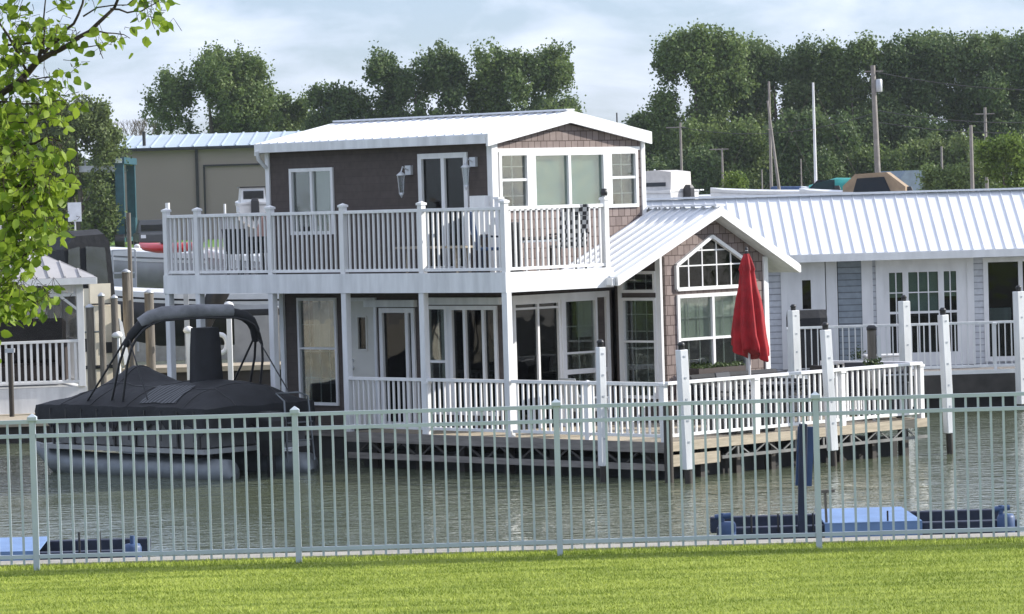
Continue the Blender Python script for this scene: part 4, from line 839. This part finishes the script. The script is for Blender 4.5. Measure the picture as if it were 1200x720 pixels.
MB().box(-GW + .07, GW - .07, -GW + .02, -GW + .026, 1.9, ce - .28).box(GW - .026, GW - .02, -GW + .07, GW - .07, 1.9, ce - .28).build('screen', SCREEN, gz)
railing(gz, (-GW, -GW - .02), (GW, -GW - .02), .95, .95, posts=(), name='railing', spacing=.125, bw=.045)
railing(gz, (GW + .02, -GW), (GW + .02, GW), .95, .95, posts=(), name='railing', spacing=.125, bw=.045)
sf = thing('outdoor_sofa', 'dark cushioned sofa seen through the gazebo screen', 'sofa', (-9.9, 78.3, .95)); MB().box(-.75, .75, -.3, .4, .1, .45).build('seat', TERRA, sf, .05); MB().box(-.75, .75, .25, .45, .45, 1.35).build('backrest', TERRA, sf, .07)
for x in (-.72, .72): MB().box(x - .1, x + .1, -.3, .4, .1, .85).buildsep('armrest', TERRA, sf, .04)
pp = thing('mooring_pile', 'thin dark pole standing before the left post of the gazebo', 'mooring pile', (-9.95, 75.9, 0)); MB().tube([(0, 0, -1), (0, 0, 1.75)], .05, 10).build('pole', DARKP, pp); MB().box(-.09, .09, -.09, .09, 1.72, 1.80).build('cap', STEEL, pp)
h2 = thing('house', 'pale house with a small gabled roof behind the gazebo', 'house', (-29.8, 215, 1.6)); MB().box(-2.4, 2.4, 0, 6, 0, 1.6).build('wall', LAPW, h2)
MB().prism([(-2.7, -.4, 1.6), (-2.7, 6.4, 1.6), (-2.7, 3, 2.6)], (5.4, 0, 0)).build('roof', ROOFG, h2); o = MB().box(1.2, 1.9, -.03, .0, .6, 1.3).build('window', WHITE, h2); MB().box(1.26, 1.84, -.04, -.031, .66, 1.24).build('pane', GLASSD, o)

# ------------------------------------------------------------ boats at the left, behind the pontoon boat
def hull_secs(Lh, beam, z0, zs, flare=.7, n=9, bowrise=.25, bowpt=1.0):
    secs = []
    for i in range(n + 1):
        t = i / n; y = Lh * t; w_ = beam / 2 * (1 - max(0, (t - .45) / .55) ** 2.2 * bowpt); w_ = max(w_, .03); zt = zs + bowrise * t ** 2; zk = z0 + (zt - z0) * .55 * max(0, (t - .6) / .4) ** 2
        zc = zk + (zt - zk) * .38
        secs.append([(-w_, y, zt), (-w_ * (flare + .25), y, zc), (0, y, zk), (w_ * (flare + .25), y, zc), (w_, y, zt)])
    return secs
def power_boat(label, loc, rz, Lh, beam, hm, ws=True, stripe=None, group='motor boats on lifts', depth=1.1, name='motor_boat', gm=None):
    t = thing(name, label, 'boat', loc, rz, group)
    MB().loft(hull_secs(Lh, beam, 0, depth)).build('hull', hm, t)
    s = hull_secs(Lh, beam, 0, depth); b = MB()
    b.loft([[(c[0][0] - .03, c[0][1], c[0][2] - .09), (c[0][0] - .03, c[0][1], c[0][2] + .05), (0, c[0][1], c[0][2] + .13), (c[4][0] + .03, c[0][1], c[0][2] + .05), (c[4][0] + .03, c[0][1], c[0][2] - .09)] for c in s], smooth=False); b.build('deck', gm or GEL, t)
    if stripe:
        b = MB()
        for sg in (0, 4):
            b.loft([[(c[sg][0] * 1.012 * .99 + (-.012 if sg == 0 else .012), c[sg][1], c[sg][2] - .14), (c[sg][0] * .985 + (-.012 if sg == 0 else .012), c[sg][1], c[sg][2] - .22)] for c in s], closed=False, smooth=False, caps=False)
        b.build('stripe', stripe, t)
    if ws:
        b = MB(); y0 = Lh * .48
        b.prism([(-beam * .36, y0, depth + .1), (beam * .36, y0, depth + .1), (beam * .28, y0 - .28, depth + .52), (-beam * .28, y0 - .28, depth + .52)], (0, .02, 0)); b.build('windscreen', GLASSD, t)
        MB().loft([[(x * s_, y0 - 1.2 + yy, depth + z) for x, yy in ((-.3, 0), (.3, 0), (.3, .35), (-.3, .35))] for z, s_ in ((.05, 1), (.4, 1))]).build('seat', GELC, t)
    MB().loft([[(x * s_, y * s_ - .25, z) for x, y in ((-.2, -.22), (.2, -.22), (.2, .22), (-.2, .22))] for z, s_ in ((depth * .3, .5), (depth * .6, 1.0), (depth + .15, .95), (depth + .3, .6))], smooth=False).build('outboard_motor', BLKM, t, .02)
    return t
def bx(px, y): return (px - 600) / 4500 * y
# long white boats on lifts, broadside (bow to the left)
power_boat('white and grey motor boat, upper of the two hulls behind the bimini', (bx(345, 104), 104, 2.05), RAD(86), 5.6, 1.9, HULLG, True, GEL)
power_boat('white motor boat with black bottom, lower of the two hulls behind the bimini', (bx(350, 98), 98, .95), RAD(88), 5.4, 1.9, BLKM, False, GEL, depth=1.25)
power_boat('grey motor boat seen under the left end of the balcony', (bx(470, 100), 100, 1.9), RAD(80), 5.2, 1.9, HULLG, True, None)
lf = thing('lift_frame', 'galvanised boat lift frame with diagonal braces under the balcony', 'boat lift', (bx(270, 96), 96, 0))
for x in (-1.1, 1.3):
    for y in (0, 5): MB().box(x - .06, x + .06, y - .06, y + .06, -.8, 2.9).build('post', STEEL, lf)
MB().beam((-1.1, 0, 2.7), (1.3, 0, 1.0), .06, .06).beam((-1.1, 0, 1.0), (0, 0, 2.5), .05, .05).build('brace', STEEL, lf); MB().box(-1.1, 1.3, -.06, .06, 1.9, 2.02).box(-1.1, 1.3, 4.94, 5.06, 1.9, 2.02).buildsep('cross_beam', STEEL, lf)
sw = thing('outboard_motor', 'large black tilted outboard engine under the balcony', 'engine', (bx(252, 95), 95, 2.1)); MB().loft([[(x * s_ + dx, y * s_, z) for x, y in ((-.28, -.2), (.28, -.2), (.28, .2), (-.28, .2))] for z, s_, dx in ((-.7, .3, -.25), (-.25, .6, -.1), (.15, 1, .05), (.6, 1, .25), (.78, .7, .3))]).build('cowling', BLKM, sw); MB().beam((-.25, 0, -.7), (-.5, 0, -1.2), .1, .2).build('bracket', STEEL, sw)
ky = thing('kayak', 'red kayak lying across the upper motor boat', 'kayak', (bx(200, 101), 101, 3.30), RAD(40))
MB().loft([[(w_ * math.cos(a), y, .14 + .14 * s_ * math.sin(a) + r_) for a in [k * math.pi / 5 for k in range(10)]] for y, w_, s_, r_ in ((-1.3, .02, .2, .10), (-1.0, .20, .8, .03), (-.4, .33, 1, 0), (.4, .33, 1, 0), (1.0, .20, .8, .03), (1.35, .02, .2, .12))]).build('hull', REDP, ky); MB().lathe([(.22, 0), (.24, .03)], (0, 0, .27), 18).build('cockpit_rim', BLKM, ky)
# cabin cruiser with black enclosure, seen from its stern
cc = thing('cabin_cruiser', 'cream hulled cruiser with a black canvas enclosure and clear windows beside the gazebo', 'boat', (bx(112, 88), 88, .0), RAD(24))
MB().loft([[(-.95, y, 2.3), (-.98, y, 1.2), (-.8, y, .2), (.5, y, .2), (.62, y, 1.2), (.60, y, 2.3)] for y in (0, 2, 4)]).build('hull', GELC, cc)
MB().box(-.7, -.1, -.02, .0, 1.25, 1.55).box(.12, .42, -.02, .0, 1.2, 1.45).box(-.9, .55, -.03, .0, .85, .93).buildsep('hatch', DARK, cc); MB().box(-.5, -.1, -.05, .0, 2.3, 2.7).build('transom_seat', GELC, cc)
MB().tube([(-.7, -.05, .3), (-.7, -.05, 2.1)], .025).tube([(.05, -.12, .3), (.05, -.12, 1.9)], .025).tube([(-.7, -.05, 1.7), (.05, -.12, 1.7)], .02).build('ladder', ALU, cc)
MB().loft([[(-.55 + dx, y, 2.2), (-.62 + dx, y, 3.6), (-.35, y, 4.02 - dz), (.35, y, 4.05 - dz), (.48, y, 3.75), (.60, y, 2.2)] for y, dx, dz in ((.3, 0, .12), (.8, 0, 0), (2.6, 0, .05), (3.2, .1, .3))], smooth=False).build('canvas_enclosure', BLACK, cc)
MB().prism([(-.10, .27, 2.75), (.42, .27, 2.68), (.36, .27, 3.62), (-.10, .27, 3.66)], (0, .015, 0)).prism([(-.55, .27, 2.8), (-.25, .27, 2.8), (-.25, .27, 3.66), (-.52, .27, 3.6)], (0, .015, 0)).buildsep('clear_window', GLASSC, cc)
MB().loft([[(.52 + dx, y, 2.0 - dx * 3), (.60 + dx, y, 1.9 - dx * 3), (.75 + dx, y, 1.0), (.62, y, .9)] for y, dx in ((-.1, 0), (.2, .02))]).build('fender_cover', GEL, cc)
MB().box(-.15, .35, -.08, .0, 2.35, 2.8).build('cream_box', GELC, cc)
# docks and wooden pilings
dkk = thing('dock', 'sunlit wooden dock with a grey boathouse wall behind the pontoon boat', 'dock', (0, 0, 0)); MB().box(-9.5, -2.0, 93, 95, .5, .62).build('dock_deck', DECKW, dkk); MB().box(-9.4, -2.1, 93.1, 94.9, .1, .5).build('dock_frame', DARKP, dkk)
MB().box(-6.9, -2.2, 95.2, 95.35, .3, 1.75).build('wall_panel', HULLG, dkk)
dk2 = thing('dock', 'wooden walkway and deck in front of the gazebo at the left edge', 'dock', (0, 0, 0)); MB().box(-13, -8.3, 74.6, 76.3, .32, .45).build('dock_deck', DECKW, dk2); MB().box(-13, -8.4, 74.7, 76.2, -.3, .32).build('dock_frame', DARKP, dk2)
for (px, y, zt, r_, lab) in [(105, 86, 2.3, .09, 'wooden piling at the stern of the cream cruiser, left of the pair'), (119, 86, 2.55, .07, 'slim pale wooden piling at the stern of the cream cruiser, right of the pair'), (149, 90, 3.0, .10, 'tall wooden piling in front of the red kayak'),
        (134, 88, 2.45, .08, 'wooden piling between the cruiser and the tall piling'), (175, 90, 2.5, .11, 'thick wooden piling right of the tall piling'), (154, 92, 4.4, .05, 'thin rusty pole behind the red kayak'), (322, 93, 2.0, .08, 'wooden piling seen through the right side of the bimini')]:
    t = thing('wooden_piling', lab, 'piling', (bx(px, y), y, 0), 0, 'wooden pilings at the left docks'); MB().tube([(0, 0, -1), (0, 0, zt)], r_, 10).build('pole', WOODP, t)
    if r_ > .06: MB().lathe([(r_ + .01, 0), (r_ + .01, .03), (.02, .09)], (0, 0, zt), 10).build('cap', STEEL, t)
for (px, y, lab) in [(136, 88, 'white capped dock light post left of the bimini'), (220, 90, 'white capped dock light post inside the bimini hoop'), (268, 92, 'white capped dock light post nearest the life ring')]:
    t = thing('dock_post', lab, 'post', (bx(px, y), y, 0), 0, 'white capped dock posts'); MB().box(-.06, .06, -.06, .06, .3, 1.55 + (.5 if px > 250 else 0)).build('post', WHITE, t, .006); MB().lathe([(.1, 0), (.13, .05), (.1, .12), (.02, .16)], (0, 0, 1.55 + (.5 if px > 250 else 0)), 12).build('cap', WHITE, t)
rn = thing('life_ring', 'white life ring hanging at the dock seen through the bimini', 'life ring', (bx(257, 92), 92, 1.2))
b = MB(); b.tube([(.16 * math.cos(a), 0, .22 * math.sin(a)) for a in [k * 2 * math.pi / 20 for k in range(21)]], .06, 8, False); b.build('ring', WHITE, rn)
lg = thing('wire_cage', 'grey metal dock ladder frame above the red kayak', 'ladder frame', (bx(147, 102), 102, 2.2))
MB().beam((-.3, 0, 0), (-.3, 0, 1.2), .04, .04).beam((.3, 0, -1.5), (.3, 0, 1.2), .05, .05).beam((-.3, 0, 1.2), (.3, 0, 1.2), .04, .04).beam((-.3, 0, .6), (.3, 0, .6), .04, .04).box(-.28, .28, -.02, .02, .15, .45).build('frame', STEEL, lg)
for k_, (px, h_, lab) in enumerate([(163, 1.1, 'white electric pedestal behind the red kayak')]):
    t = thing('power_pedestal', lab, 'pedestal', (bx(px, 200), 200, 1.6)); MB().box(-.15, .15, -.12, .12, 0, .9).build('body', WHITE, t, .03); MB().lathe([(.16, 0), (.17, .06), (.08, .14)], (0, 0, .9), 12).build('cap', GEL, t)
# signs and yard vehicles
sg = thing('sign', 'pale blue rectangular sign on a post before the dark trees', 'sign', (bx(91, 200), 200, 1.6)); MB().tube([(0, 0, 0), (0, 0, 2.4)], .05).build('post', STEEL, sg); MB().box(-.35, .35, -.04, 0, 2.3, 3.3).build('panel', SIGNW, sg)
def truck(label, x, y, rz, m):
    t = thing('parked_truck', label, 'truck', (x, y, zfar(0, y)), rz)
    MB().box(-.95, .95, -2.6, 2.6, .45, 1.05).build('body', m, t, .1); MB().loft([[(-.85 * s_, y_, z), (.85 * s_, y_, z)][0:2] + [(.85 * s_, y2, z), (-.85 * s_, y2, z)] for z, y_, y2, s_ in ((1.05, -1.3, 1.1, 1.05), (1.5, -1.05, .8, .98), (1.85, -.8, .5, .88))], smooth=False).build('cab', m, t)
    MB().box(-.72, .72, -1.24, -1.20, 1.15, 1.55).build('windscreen', GLASSD, t)
    for (xx, yy) in ((-.85, -1.7), (.85, -1.7), (-.85, 1.7), (.85, 1.7)): MB().tube([(xx - .12, yy, .38), (xx + .12, yy, .38)], .38, 16).build('wheel', BLKM, t)
    for xx in (-.7, .7): MB().box(xx - .15, xx + .15, -2.62, -2.6, .75, .95).build('headlight', SIGNW, t)
    return t
pt = power_boat('white pilothouse boat on the yard just above the balcony railing at left', (bx(302, 188), 188, 3.35), RAD(8), 5.0, 1.5, GEL, False, group='boats laid up in the yard', depth=1.2)
MB().loft([[(-.62 * s_, y_, z), (.62 * s_, y_, z), (.62 * s_, y2, z), (-.62 * s_, y2, z)] for z, y_, y2, s_ in ((1.25, .6, 2.8, 1), (2.0, .7, 2.5, .9))], smooth=False).build('pilothouse', GEL, pt); MB().box(-.5, .5, .58, .62, 1.45, 1.85).build('pilothouse_window', GLASSD, pt); MB().box(-.66, .66, .6, 2.7, 2.0, 2.06).build('pilothouse_roof', BLKM, pt)
truck('dark parked truck at the edge of the yard left of the balcony', bx(180, 237), 237, RAD(10), mat('dark_truck_paint', (.05, .055, .06), .3))
on_pt = [(-.4, 1.0), (.4, 1.0), (-.4, 3.0), (.4, 3.0)]
for (xx, yy) in on_pt: MB().beam((xx * 1.5, yy, -1.9), (xx, yy, .4), .08, .08).build('stand', STEEL, pt)
for (px, lab) in ((200, 'white topped pole behind the left end of the balcony'), (267, 'thin white pole behind the balcony railing at left')):
    t = thing('pole', lab, 'pole', (bx(px, 100), 100, 0)); MB().tube([(0, 0, -.5), (0, 0, 4.62 if px < 250 else 4.55)], .06 if px < 250 else .03, 10).build('shaft', WHITE, t)

# ------------------------------------------------------------ boats and poles above the right roof
def on_stands(t, x, y0, y1, z, zg):
    for (xx, yy) in ((-x, y0), (x, y0), (-x, y1), (x, y1)): MB().beam((xx * 1.5, yy, zg), (xx, yy, z), .08, .08).build('stand', STEEL, t)
Yb = 190
def yard_boat(label, px, y, zdeck, Lh, beam, rz, hm, name='motor_boat'):
    zg = zfar(0, y); t = power_boat(label, (bx(px, y), y, zdeck - 1.4), rz, Lh, beam, hm, False, None, 'boats laid up in the yard', 1.4, name)
    on_stands(t, beam * .3, Lh * .25, Lh * .6, .5, zg - (zdeck - 1.4)); return t
t = yard_boat('white cruiser with a white canvas top above the left end of the ribbed roof', 806, Yb, 4.60, 5.2, 2.6, RAD(55), GEL, 'cabin_cruiser')
MB().prism([(-.9, 2.55, 1.45), (.9, 2.55, 1.45), (.75, 2.1, 2.2), (-.75, 2.1, 2.2)], (0, .03, 0)).build('windscreen', GLASSD, t)
MB().box(-1.02, -.98, 0, 2.6, .9, 1.2).build('hull_band', NAVY, t)
MB().loft([[(-.95, y_, 1.45), (-.9, y_, z), (.9, y_, z), (.95, y_, 1.45)] for y_, z in ((.2, 2.35), (1.0, 2.45), (2.0, 2.42), (2.5, 2.0))], smooth=False).build('canvas_top', mat('white_canvas', (.60, .58, .55), .7, var=.15, bump=.4), t)
MB().prism([(-.96, .5, 1.65), (-.96, 1.9, 1.65), (-.93, 1.9, 1.85), (-.93, .5, 1.85)], (.02, 0, 0)).build('side_window', GLASSD, t); MB().beam((-.8, 2.5, 1.5), (-.6, 2.1, 2.5), .08, .08).beam((.8, 2.5, 1.5), (.6, 2.1, 2.5), .08, .08).build('radar_arch', GEL, t)
t = yard_boat('low white boat with a folding frame right of the white cruiser', 840, Yb + 10, 4.25, 4.5, 1.8, RAD(75), GEL); MB().box(-.5, .4, .6, 2.1, 1.75, 1.82).build('hard_top', GEL, t)
for xx in (-.45, .35): MB().tube([(xx, 1.3, 1.4), (xx, 1.3, 1.75)], .03).build('top_post', STEEL, t)
t = yard_boat('white boat with a raked windscreen left of the teal cover', 978, Yb, 4.35, 6.0, 1.9, RAD(82), GEL); MB().prism([(-.7, 1.2, 1.45), (.7, 1.2, 1.45), (.6, .6, 2.0), (-.6, .6, 2.0)], (0, .03, 0)).prism([(-.72, 1.2, 1.45), (-.70, -.2, 1.5), (-.62, -.2, 2.0), (-.62, .6, 2.0)], (.02, 0, 0)).build('windscreen', GLASSD, t)
t = yard_boat('motor boat under a teal canvas cover above the ribbed roof', 1026, Yb + 4, 4.3, 3.6, 1.8, RAD(85), HULLG); MB().loft([[(-.95, y_, 1.35), (-.6, y_, z), (0, y_, z + .1), (.6, y_, z), (.95, y_, 1.35)] for y_, z in ((0, 1.65), (.6, 2.0), (1.8, 2.05), (3.2, 1.7))]).build('teal_cover', TEALC, t)
t = yard_boat('motor boat with a tan canvas canopy and dark windows above the ribbed roof', 1062, Yb - 6, 4.2, 5.0, 2.1, RAD(78), GEL); MB().loft([[(-.95, y_, 1.4), (-.85, y_, z), (.85, y_, z), (.95, y_, 1.4)] for y_, z in ((-.2, 1.7), (.7, 2.42), (2.2, 2.36), (2.8, 1.8))], smooth=False).build('canopy', TANC, t)
MB().prism([(-.965, .5, 1.5), (-.965, 2.3, 1.5), (-.91, 2.1, 2.15), (-.91, .8, 2.2)], (.02, 0, 0)).build('canopy_window', GLASSD, t)
def sail_boat(label, px, y, ztop, lean, rz, m, hull_y=5.5):
    zg = zfar(0, y); t = power_boat(label, (bx(px, y) + 2.6 * math.sin(rz), y, 2.6), rz, hull_y, 1.9, GEL, False, None, 'sailboats laid up in the yard', 1.5, 'sailboat')
    on_stands(t, .6, 1.2, 3.4, .5, zg - 2.6)
    MB().tube([(0, 2.6, 1.5), (lean, 2.6, ztop - 2.6)], [.09, .06], 8).build('mast', m, t); MB().tube([(0, 2.6, 2.0), (0, .4, 1.95)], .11, 8).build('boom_cover', BLUE, t)
    MB().tube([(lean * .98, 2.6, ztop - 2.8), (0, 5.4, 1.8)], .006, 4).tube([(lean * .98, 2.6, ztop - 2.8), (0, 0, 1.7)], .006, 4).beam((lean * .6 - .5, 2.6, 2 + (ztop - 4.6) * .55), (lean * .6 + .5, 2.6, 2 + (ztop - 4.6) * .55), .04, .04).build('rigging', TRUNK, t); return t
WM2 = mat('weathered_wood_mast', (.24, .22, .20), .8, var=.2)
sail_boat('sailboat with a tall bare wooden mast left of the white mast', 909, 200, 10.2, .05, RAD(70), WM2)
sail_boat('sailboat with a single white aluminium mast', 961, 205, 10.2, -.05, RAD(75), GEL)
t = thing('spar', 'wooden spar leaning against the bare wooden mast', 'pole', (bx(923, 197), 197, 1.9)); MB().tube([(0, 0, 0), (-.75, 0, 7.2)], [.10, .05], 8).build('shaft', WM2, t)
def upole(label, px, y, zt, r_, lean=0, arm=None, m=None, can=False, name='utility_pole'):
    zg = zfar(0, y); t = thing(name, label, 'pole', (bx(px, y), y, zg), 0, 'poles in the boat yard')
    MB().tube([(0, 0, 0), (lean, 0, zt - zg)], [r_, r_ * .7], 8).build('shaft', m or WM2, t)
    if arm: MB().beam((lean + arm[0], 0, zt - zg - arm[2]), (lean + arm[1], 0, zt - zg - arm[2]), .07, .07).build('cross_arm', m or WM2, t)
    if can: MB().lathe([(.2, 0), (.22, .05), (.22, .7), (.18, .78)], (lean + .32, 0, zt - zg - 1.6), 12).build('transformer', STEEL, t)
    return t
upole('big wooden utility pole with a grey transformer in the notch of the trees', 1034, 230, 11.8, .20, -.2, (-.5, .6, .35), can=True)
upole('thin wooden pole with a cross arm above the white cruiser', 803, 240, 8.9, .10, 0, (-.9, .3, .3))
upole('thin pole with a lamp arm right of the white cruiser', 851, 230, 7.1, .08, 0, (-.75, .4, .05))
upole('thin short mast between the leaning masts and the white mast', 943, 225, 6.3, .05)
upole('thin short mast left of the leaning masts', 897, 200, 5.6, .05)
upole('short wooden pole near the bright young tree', 1143, 200, 7.6, .12)
upole('wooden pole behind the bright young tree', 1160, 240, 9.3, .13, 0, (-.6, .6, .4))
upole('pair forming thin grey pole left of the short wooden pole', 1108, 235, 6.9, .09)
upole('thin flag staff above the right end of the upper roof', 729, 150, 7.7, .04, m=BLKM)
b = MB()
def wire(p, q, sag): 
    p = Vector(p); q = Vector(q); pts = [p.lerp(q, i / 12) - Vector((0, 0, sag * 4 * (i / 12) * (1 - i / 12))) for i in range(13)]; b.tube(pts, .022, 4, False)
P1 = (bx(1034, 230), 230, 11.4); P2 = (bx(1300, 235), 235, 10.2)
for dz in (0, -2.3, -3.0): wire((P1[0], P1[1], P1[2] + dz), (P2[0], P2[1], P2[2] + dz * .8), .5)
wire((P1[0], 230, 9.0), (bx(803, 240), 240, 8.6), .8)
tag(b.build('power_lines', BLKM), 'thin dark power lines strung from the big utility pole', 'power line')
gh = thing('shed', 'small blue grey tarpaulin shed right of the tan canopy boat', 'shed', (bx(1080, 230), 230, zfar(0, 230)), RAD(20)); MB().loft([[(-1.6, y_, 0), (-1.6, y_, 2.6), (-.8, y_, 3.6), (.8, y_, 3.6), (1.6, y_, 2.6), (1.6, y_, 0)] for y_ in (0, 4)], smooth=False).build('cover', mat('blue_grey_tarp', (.16, .22, .27), .6, var=.2), gh)

# ============================================================ FOREGROUND TREE (left edge, 20 m from the viewer)
ft = thing('pear_tree', 'leafy bright green tree reaching in from the left edge close to the viewer', 'tree', (-4.6, 20.4, 1.1))
def FP(px, py, dy=0): return Vector(((px - 600) / 225 + 4.6, dy - .4, 4.5 + (246 - py) / 225 - 1.1))
b = MB(); b.tube([(0, 0, -.1), (.05, 0, .8), (.0, -.05, 1.8), (.1, -.1, 3.0), (.0, -.1, 4.6), (.1, 0, 6.0)], [.17, .14, .12, .09, .05, .015], 12)
brs = [([(-200, 230, .4), (-80, 165), (0, 115), (28, 97), (52, 72), (70, 62), (92, 52), (115, 38), (135, 20), (150, 0), (168, -40)], .026, .006),
       ([(54, 72), (60, 55), (58, 50), (35, 50), (0, 53), (-60, 60)], .012, .004), ([(60, 62, 0), (80, 45), (97, 28), (108, 5), (114, -20)], .010, .005),
       ([(115, 38), (135, 40), (150, 41, .1), (160, 46, .1)], .005, .002), ([(140, 12), (160, 17), (178, 17, -.1), (195, 6), (206, -6)], .006, .002),
       ([(0, 117), (30, 120), (60, 121), (84, 118, -.1)], .007, .002), ([(30, 95), (60, 90), (85, 86)], .005, .002), ([(92, 52), (110, 56), (125, 54), (130, 70)], .004, .002),
       ([(40, 82), (20, 40), (5, 15), (-10, -15)], .008, .004), ([(60, 55), (62, 20), (66, -10)], .006, .003), ([(108, 20), (125, 10), (160, 8), (175, -5)], .005, .002),
       ([(-300, 330, .3), (-100, 260), (-20, 230), (20, 215), (50, 215), (75, 225)], .022, .004), ([(-20, 230), (30, 170), (60, 160), (80, 165)], .010, .003), ([(-100, 260), (-20, 300), (20, 305), (45, 290)], .010, .003),
       ([(-300, 450, .2), (-120, 380), (-40, 350), (10, 345), (48, 350)], .02, .003), ([(20, 215), (35, 250), (60, 262)], .006, .002), ([(-60, 150), (-10, 140), (30, 142), (62, 138)], .008, .002)]
for pts, r0, r1 in brs:
    pp_ = [FP(*p) for p in pts]; n = len(pp_)
    if pts[0][0] < -150: pp_.insert(0, Vector((.05, -.1, max(1.2, pp_[0].z - .4)))); n += 1
    sm = [pp_[0]]
    for i in range(n - 1): 
        mid = (pp_[i] + pp_[i + 1]) / 2 + Vector((random.uniform(-.008, .008), random.uniform(-.04, .04), random.uniform(-.008, .008))); sm += [mid, pp_[i + 1]]
    b.tube(sm, [r0 + (r1 - r0) * i / (len(sm) - 1) for i in range(len(sm))], 7)
# (px, py, spread x, spread y, leaves)
cl = [(20, 12, 16, 10, 16), (85, 8, 10, 7, 6), (60, 30, 14, 10, 12), (35, 38, 14, 9, 16), (80, 40, 12, 9, 14), (122, 10, 3, 5, 3), (127, 35, 4, 5, 3), (166, 35, 4, 4, 3), (145, 48, 5, 5, 4), (158, 64, 4, 4, 1), (170, 47, 4, 3, 1), (192, 20, 7, 12, 14), (203, 30, 2, 4, 2), (178, 22, 5, 4, 4),
      (120, 52, 6, 4, 4), (200, 3, 5, 4, 4), (175, 3, 8, 4, 6), (62, 46, 10, 9, 16), (88, 50, 6, 8, 8), (10, 60, 12, 12, 26), (38, 60, 12, 9, 24), (20, 78, 14, 10, 24), (60, 95, 14, 8, 16), (98, 74, 5, 4, 3), (82, 84, 7, 4, 4), (102, 95, 3, 5, 2), (50, 105, 18, 8, 20), (66, 110, 8, 6, 8), (100, 124, 6, 5, 5), (30, 98, 12, 8, 12),
      (75, 118, 10, 5, 8), (25, 130, 26, 10, 60), (70, 138, 10, 7, 14), (20, 155, 22, 12, 70), (5, 180, 16, 16, 60), (35, 190, 22, 16, 90), (68, 185, 12, 14, 36), (20, 220, 22, 16, 100), (60, 222, 16, 14, 70), (86, 210, 8, 6, 8), (30, 255, 22, 16, 100), (62, 262, 13, 12, 40), (98, 205, 3, 4, 2), (10, 290, 18, 14, 70), (42, 288, 12, 9, 26), (72, 275, 5, 5, 6),
      (2, 320, 12, 12, 40), (30, 312, 10, 8, 16), (20, 345, 16, 12, 55), (45, 345, 12, 12, 36), (5, 362, 10, 8, 26), (40, 365, 10, 6, 12),
      (-60, 100, 50, 50, 200), (-60, 200, 50, 60, 300), (-60, 320, 50, 60, 260), (-180, 200, 80, 120, 700), (-320, 150, 90, 160, 900), (-450, 200, 100, 160, 900), (-300, -100, 140, 110, 900), (-60, -60, 80, 40, 300), (80, -40, 70, 20, 160), (-300, 360, 120, 60, 500), (-600, 100, 100, 180, 700)]
rng = np.random.default_rng(11); vs = []; fs = []
prof = [(0, 0), (.18, .42), (.45, .50), (.75, .30), (1.0, 0)]
for (px, py, sx_, sy_, n_) in cl:
    for _ in range(int(n_ * (1.55 if px > -20 else 1))):
        c = FP(px + rng.normal() * sx_ * .75, py + rng.normal() * sy_ * .75, rng.normal() * (.22 if px > -100 else .6)); c.y -= 0
        s_ = rng.uniform(.036, .072); d = Vector((rng.normal() * .6, rng.normal() * .6, -.55 + rng.normal() * .5)).normalized(); side = d.cross(Vector((rng.normal(), rng.normal(), rng.normal()))).normalized(); nn = d.cross(side)
        base = len(vs); w_ = rng.uniform(.62, .85); curl = rng.uniform(-.05, .22); fold_ = rng.uniform(.05, .3)
        for (t, q) in prof:
            m_ = c + d * t * s_ - nn * curl * t * t * s_; 
            if q == 0: vs.append(m_)
            else: vs += [m_ + side * q * w_ * s_ + nn * fold_ * q * s_, m_, m_ - side * q * w_ * s_ + nn * fold_ * q * s_]
        B = base; fs += [(B, B + 1, B + 2), (B, B + 2, B + 3), (B + 1, B + 4, B + 5, B + 2), (B + 2, B + 5, B + 6, B + 3), (B + 4, B + 7, B + 8, B + 5), (B + 5, B + 8, B + 9, B + 6), (B + 7, B + 10, B + 8), (B + 8, B + 10, B + 9)]
        if px > -20 and rng.random() < .55:      # leaf stalk back to a twig
            q = c - d * s_ * .6 + Vector((rng.normal() * .01, 0, .012)); b.tube([c, q, q + Vector((rng.normal() * .03, rng.normal() * .02, rng.normal() * .03))], [.0012, .0015, .002], 4, False)
me = bpy.data.meshes.new('crown'); me.from_pydata([tuple(v) for v in vs], [], fs); me.polygons.foreach_set('use_smooth', [True] * len(fs)); me.materials.append(leaf_mat('pear_leaves', (.060, .125, .014), (.30, .40, .05), .42, 5, .55, .25))
o = bpy.data.objects.new('crown', me); COL.objects.link(o); o.parent = ft
b.build('trunk', BARK, ft)

# unseen trees added beside the canal for the houseboat windows to reflect
_src = [o for o in COL.objects if o.get('label', '').startswith(('wide dark green tree above', 'broad green tree second', 'tall yellowish green'))]
for i, (x, y, lab) in enumerate([(-60, 62, 'tree on the left canal bank, nearest the lawn'), (-58, 76, 'tree on the left canal bank, middle of three'), (-62, 92, 'tree on the left canal bank, farthest of three'), (56, 58, 'tree on the right canal bank, nearest the lawn'), (60, 72, 'tree on the right canal bank, middle of three'), (57, 88, 'tree on the right canal bank, farthest of three')]):
    c = clone(_src[i % len(_src)]); c.location = (x, y, .6); c.scale = (.75, .75, .62); c.rotation_euler = (0, 0, i * 1.1); c['label'] = 'added unseen leafy ' + lab; c['group'] = 'added unseen trees on the canal banks'
# thin summer haze over the far yard
hm = bpy.data.materials.new('haze'); hm.use_nodes = True; ht = hm.node_tree; ht.nodes.clear(); ho = ht.nodes.new('ShaderNodeOutputMaterial'); hv = ht.nodes.new('ShaderNodeVolumePrincipled')
hv.inputs['Color'].default_value = (.86, .93, 1, 1); hv.inputs['Density'].default_value = .00010; hv.inputs['Anisotropy'].default_value = .3; ht.links.new(hv.outputs[0], ho.inputs['Volume'])
tag(MB().box(-2600, 2600, -120, 5600, -2, 24).build('haze', hm), kind='stuff')
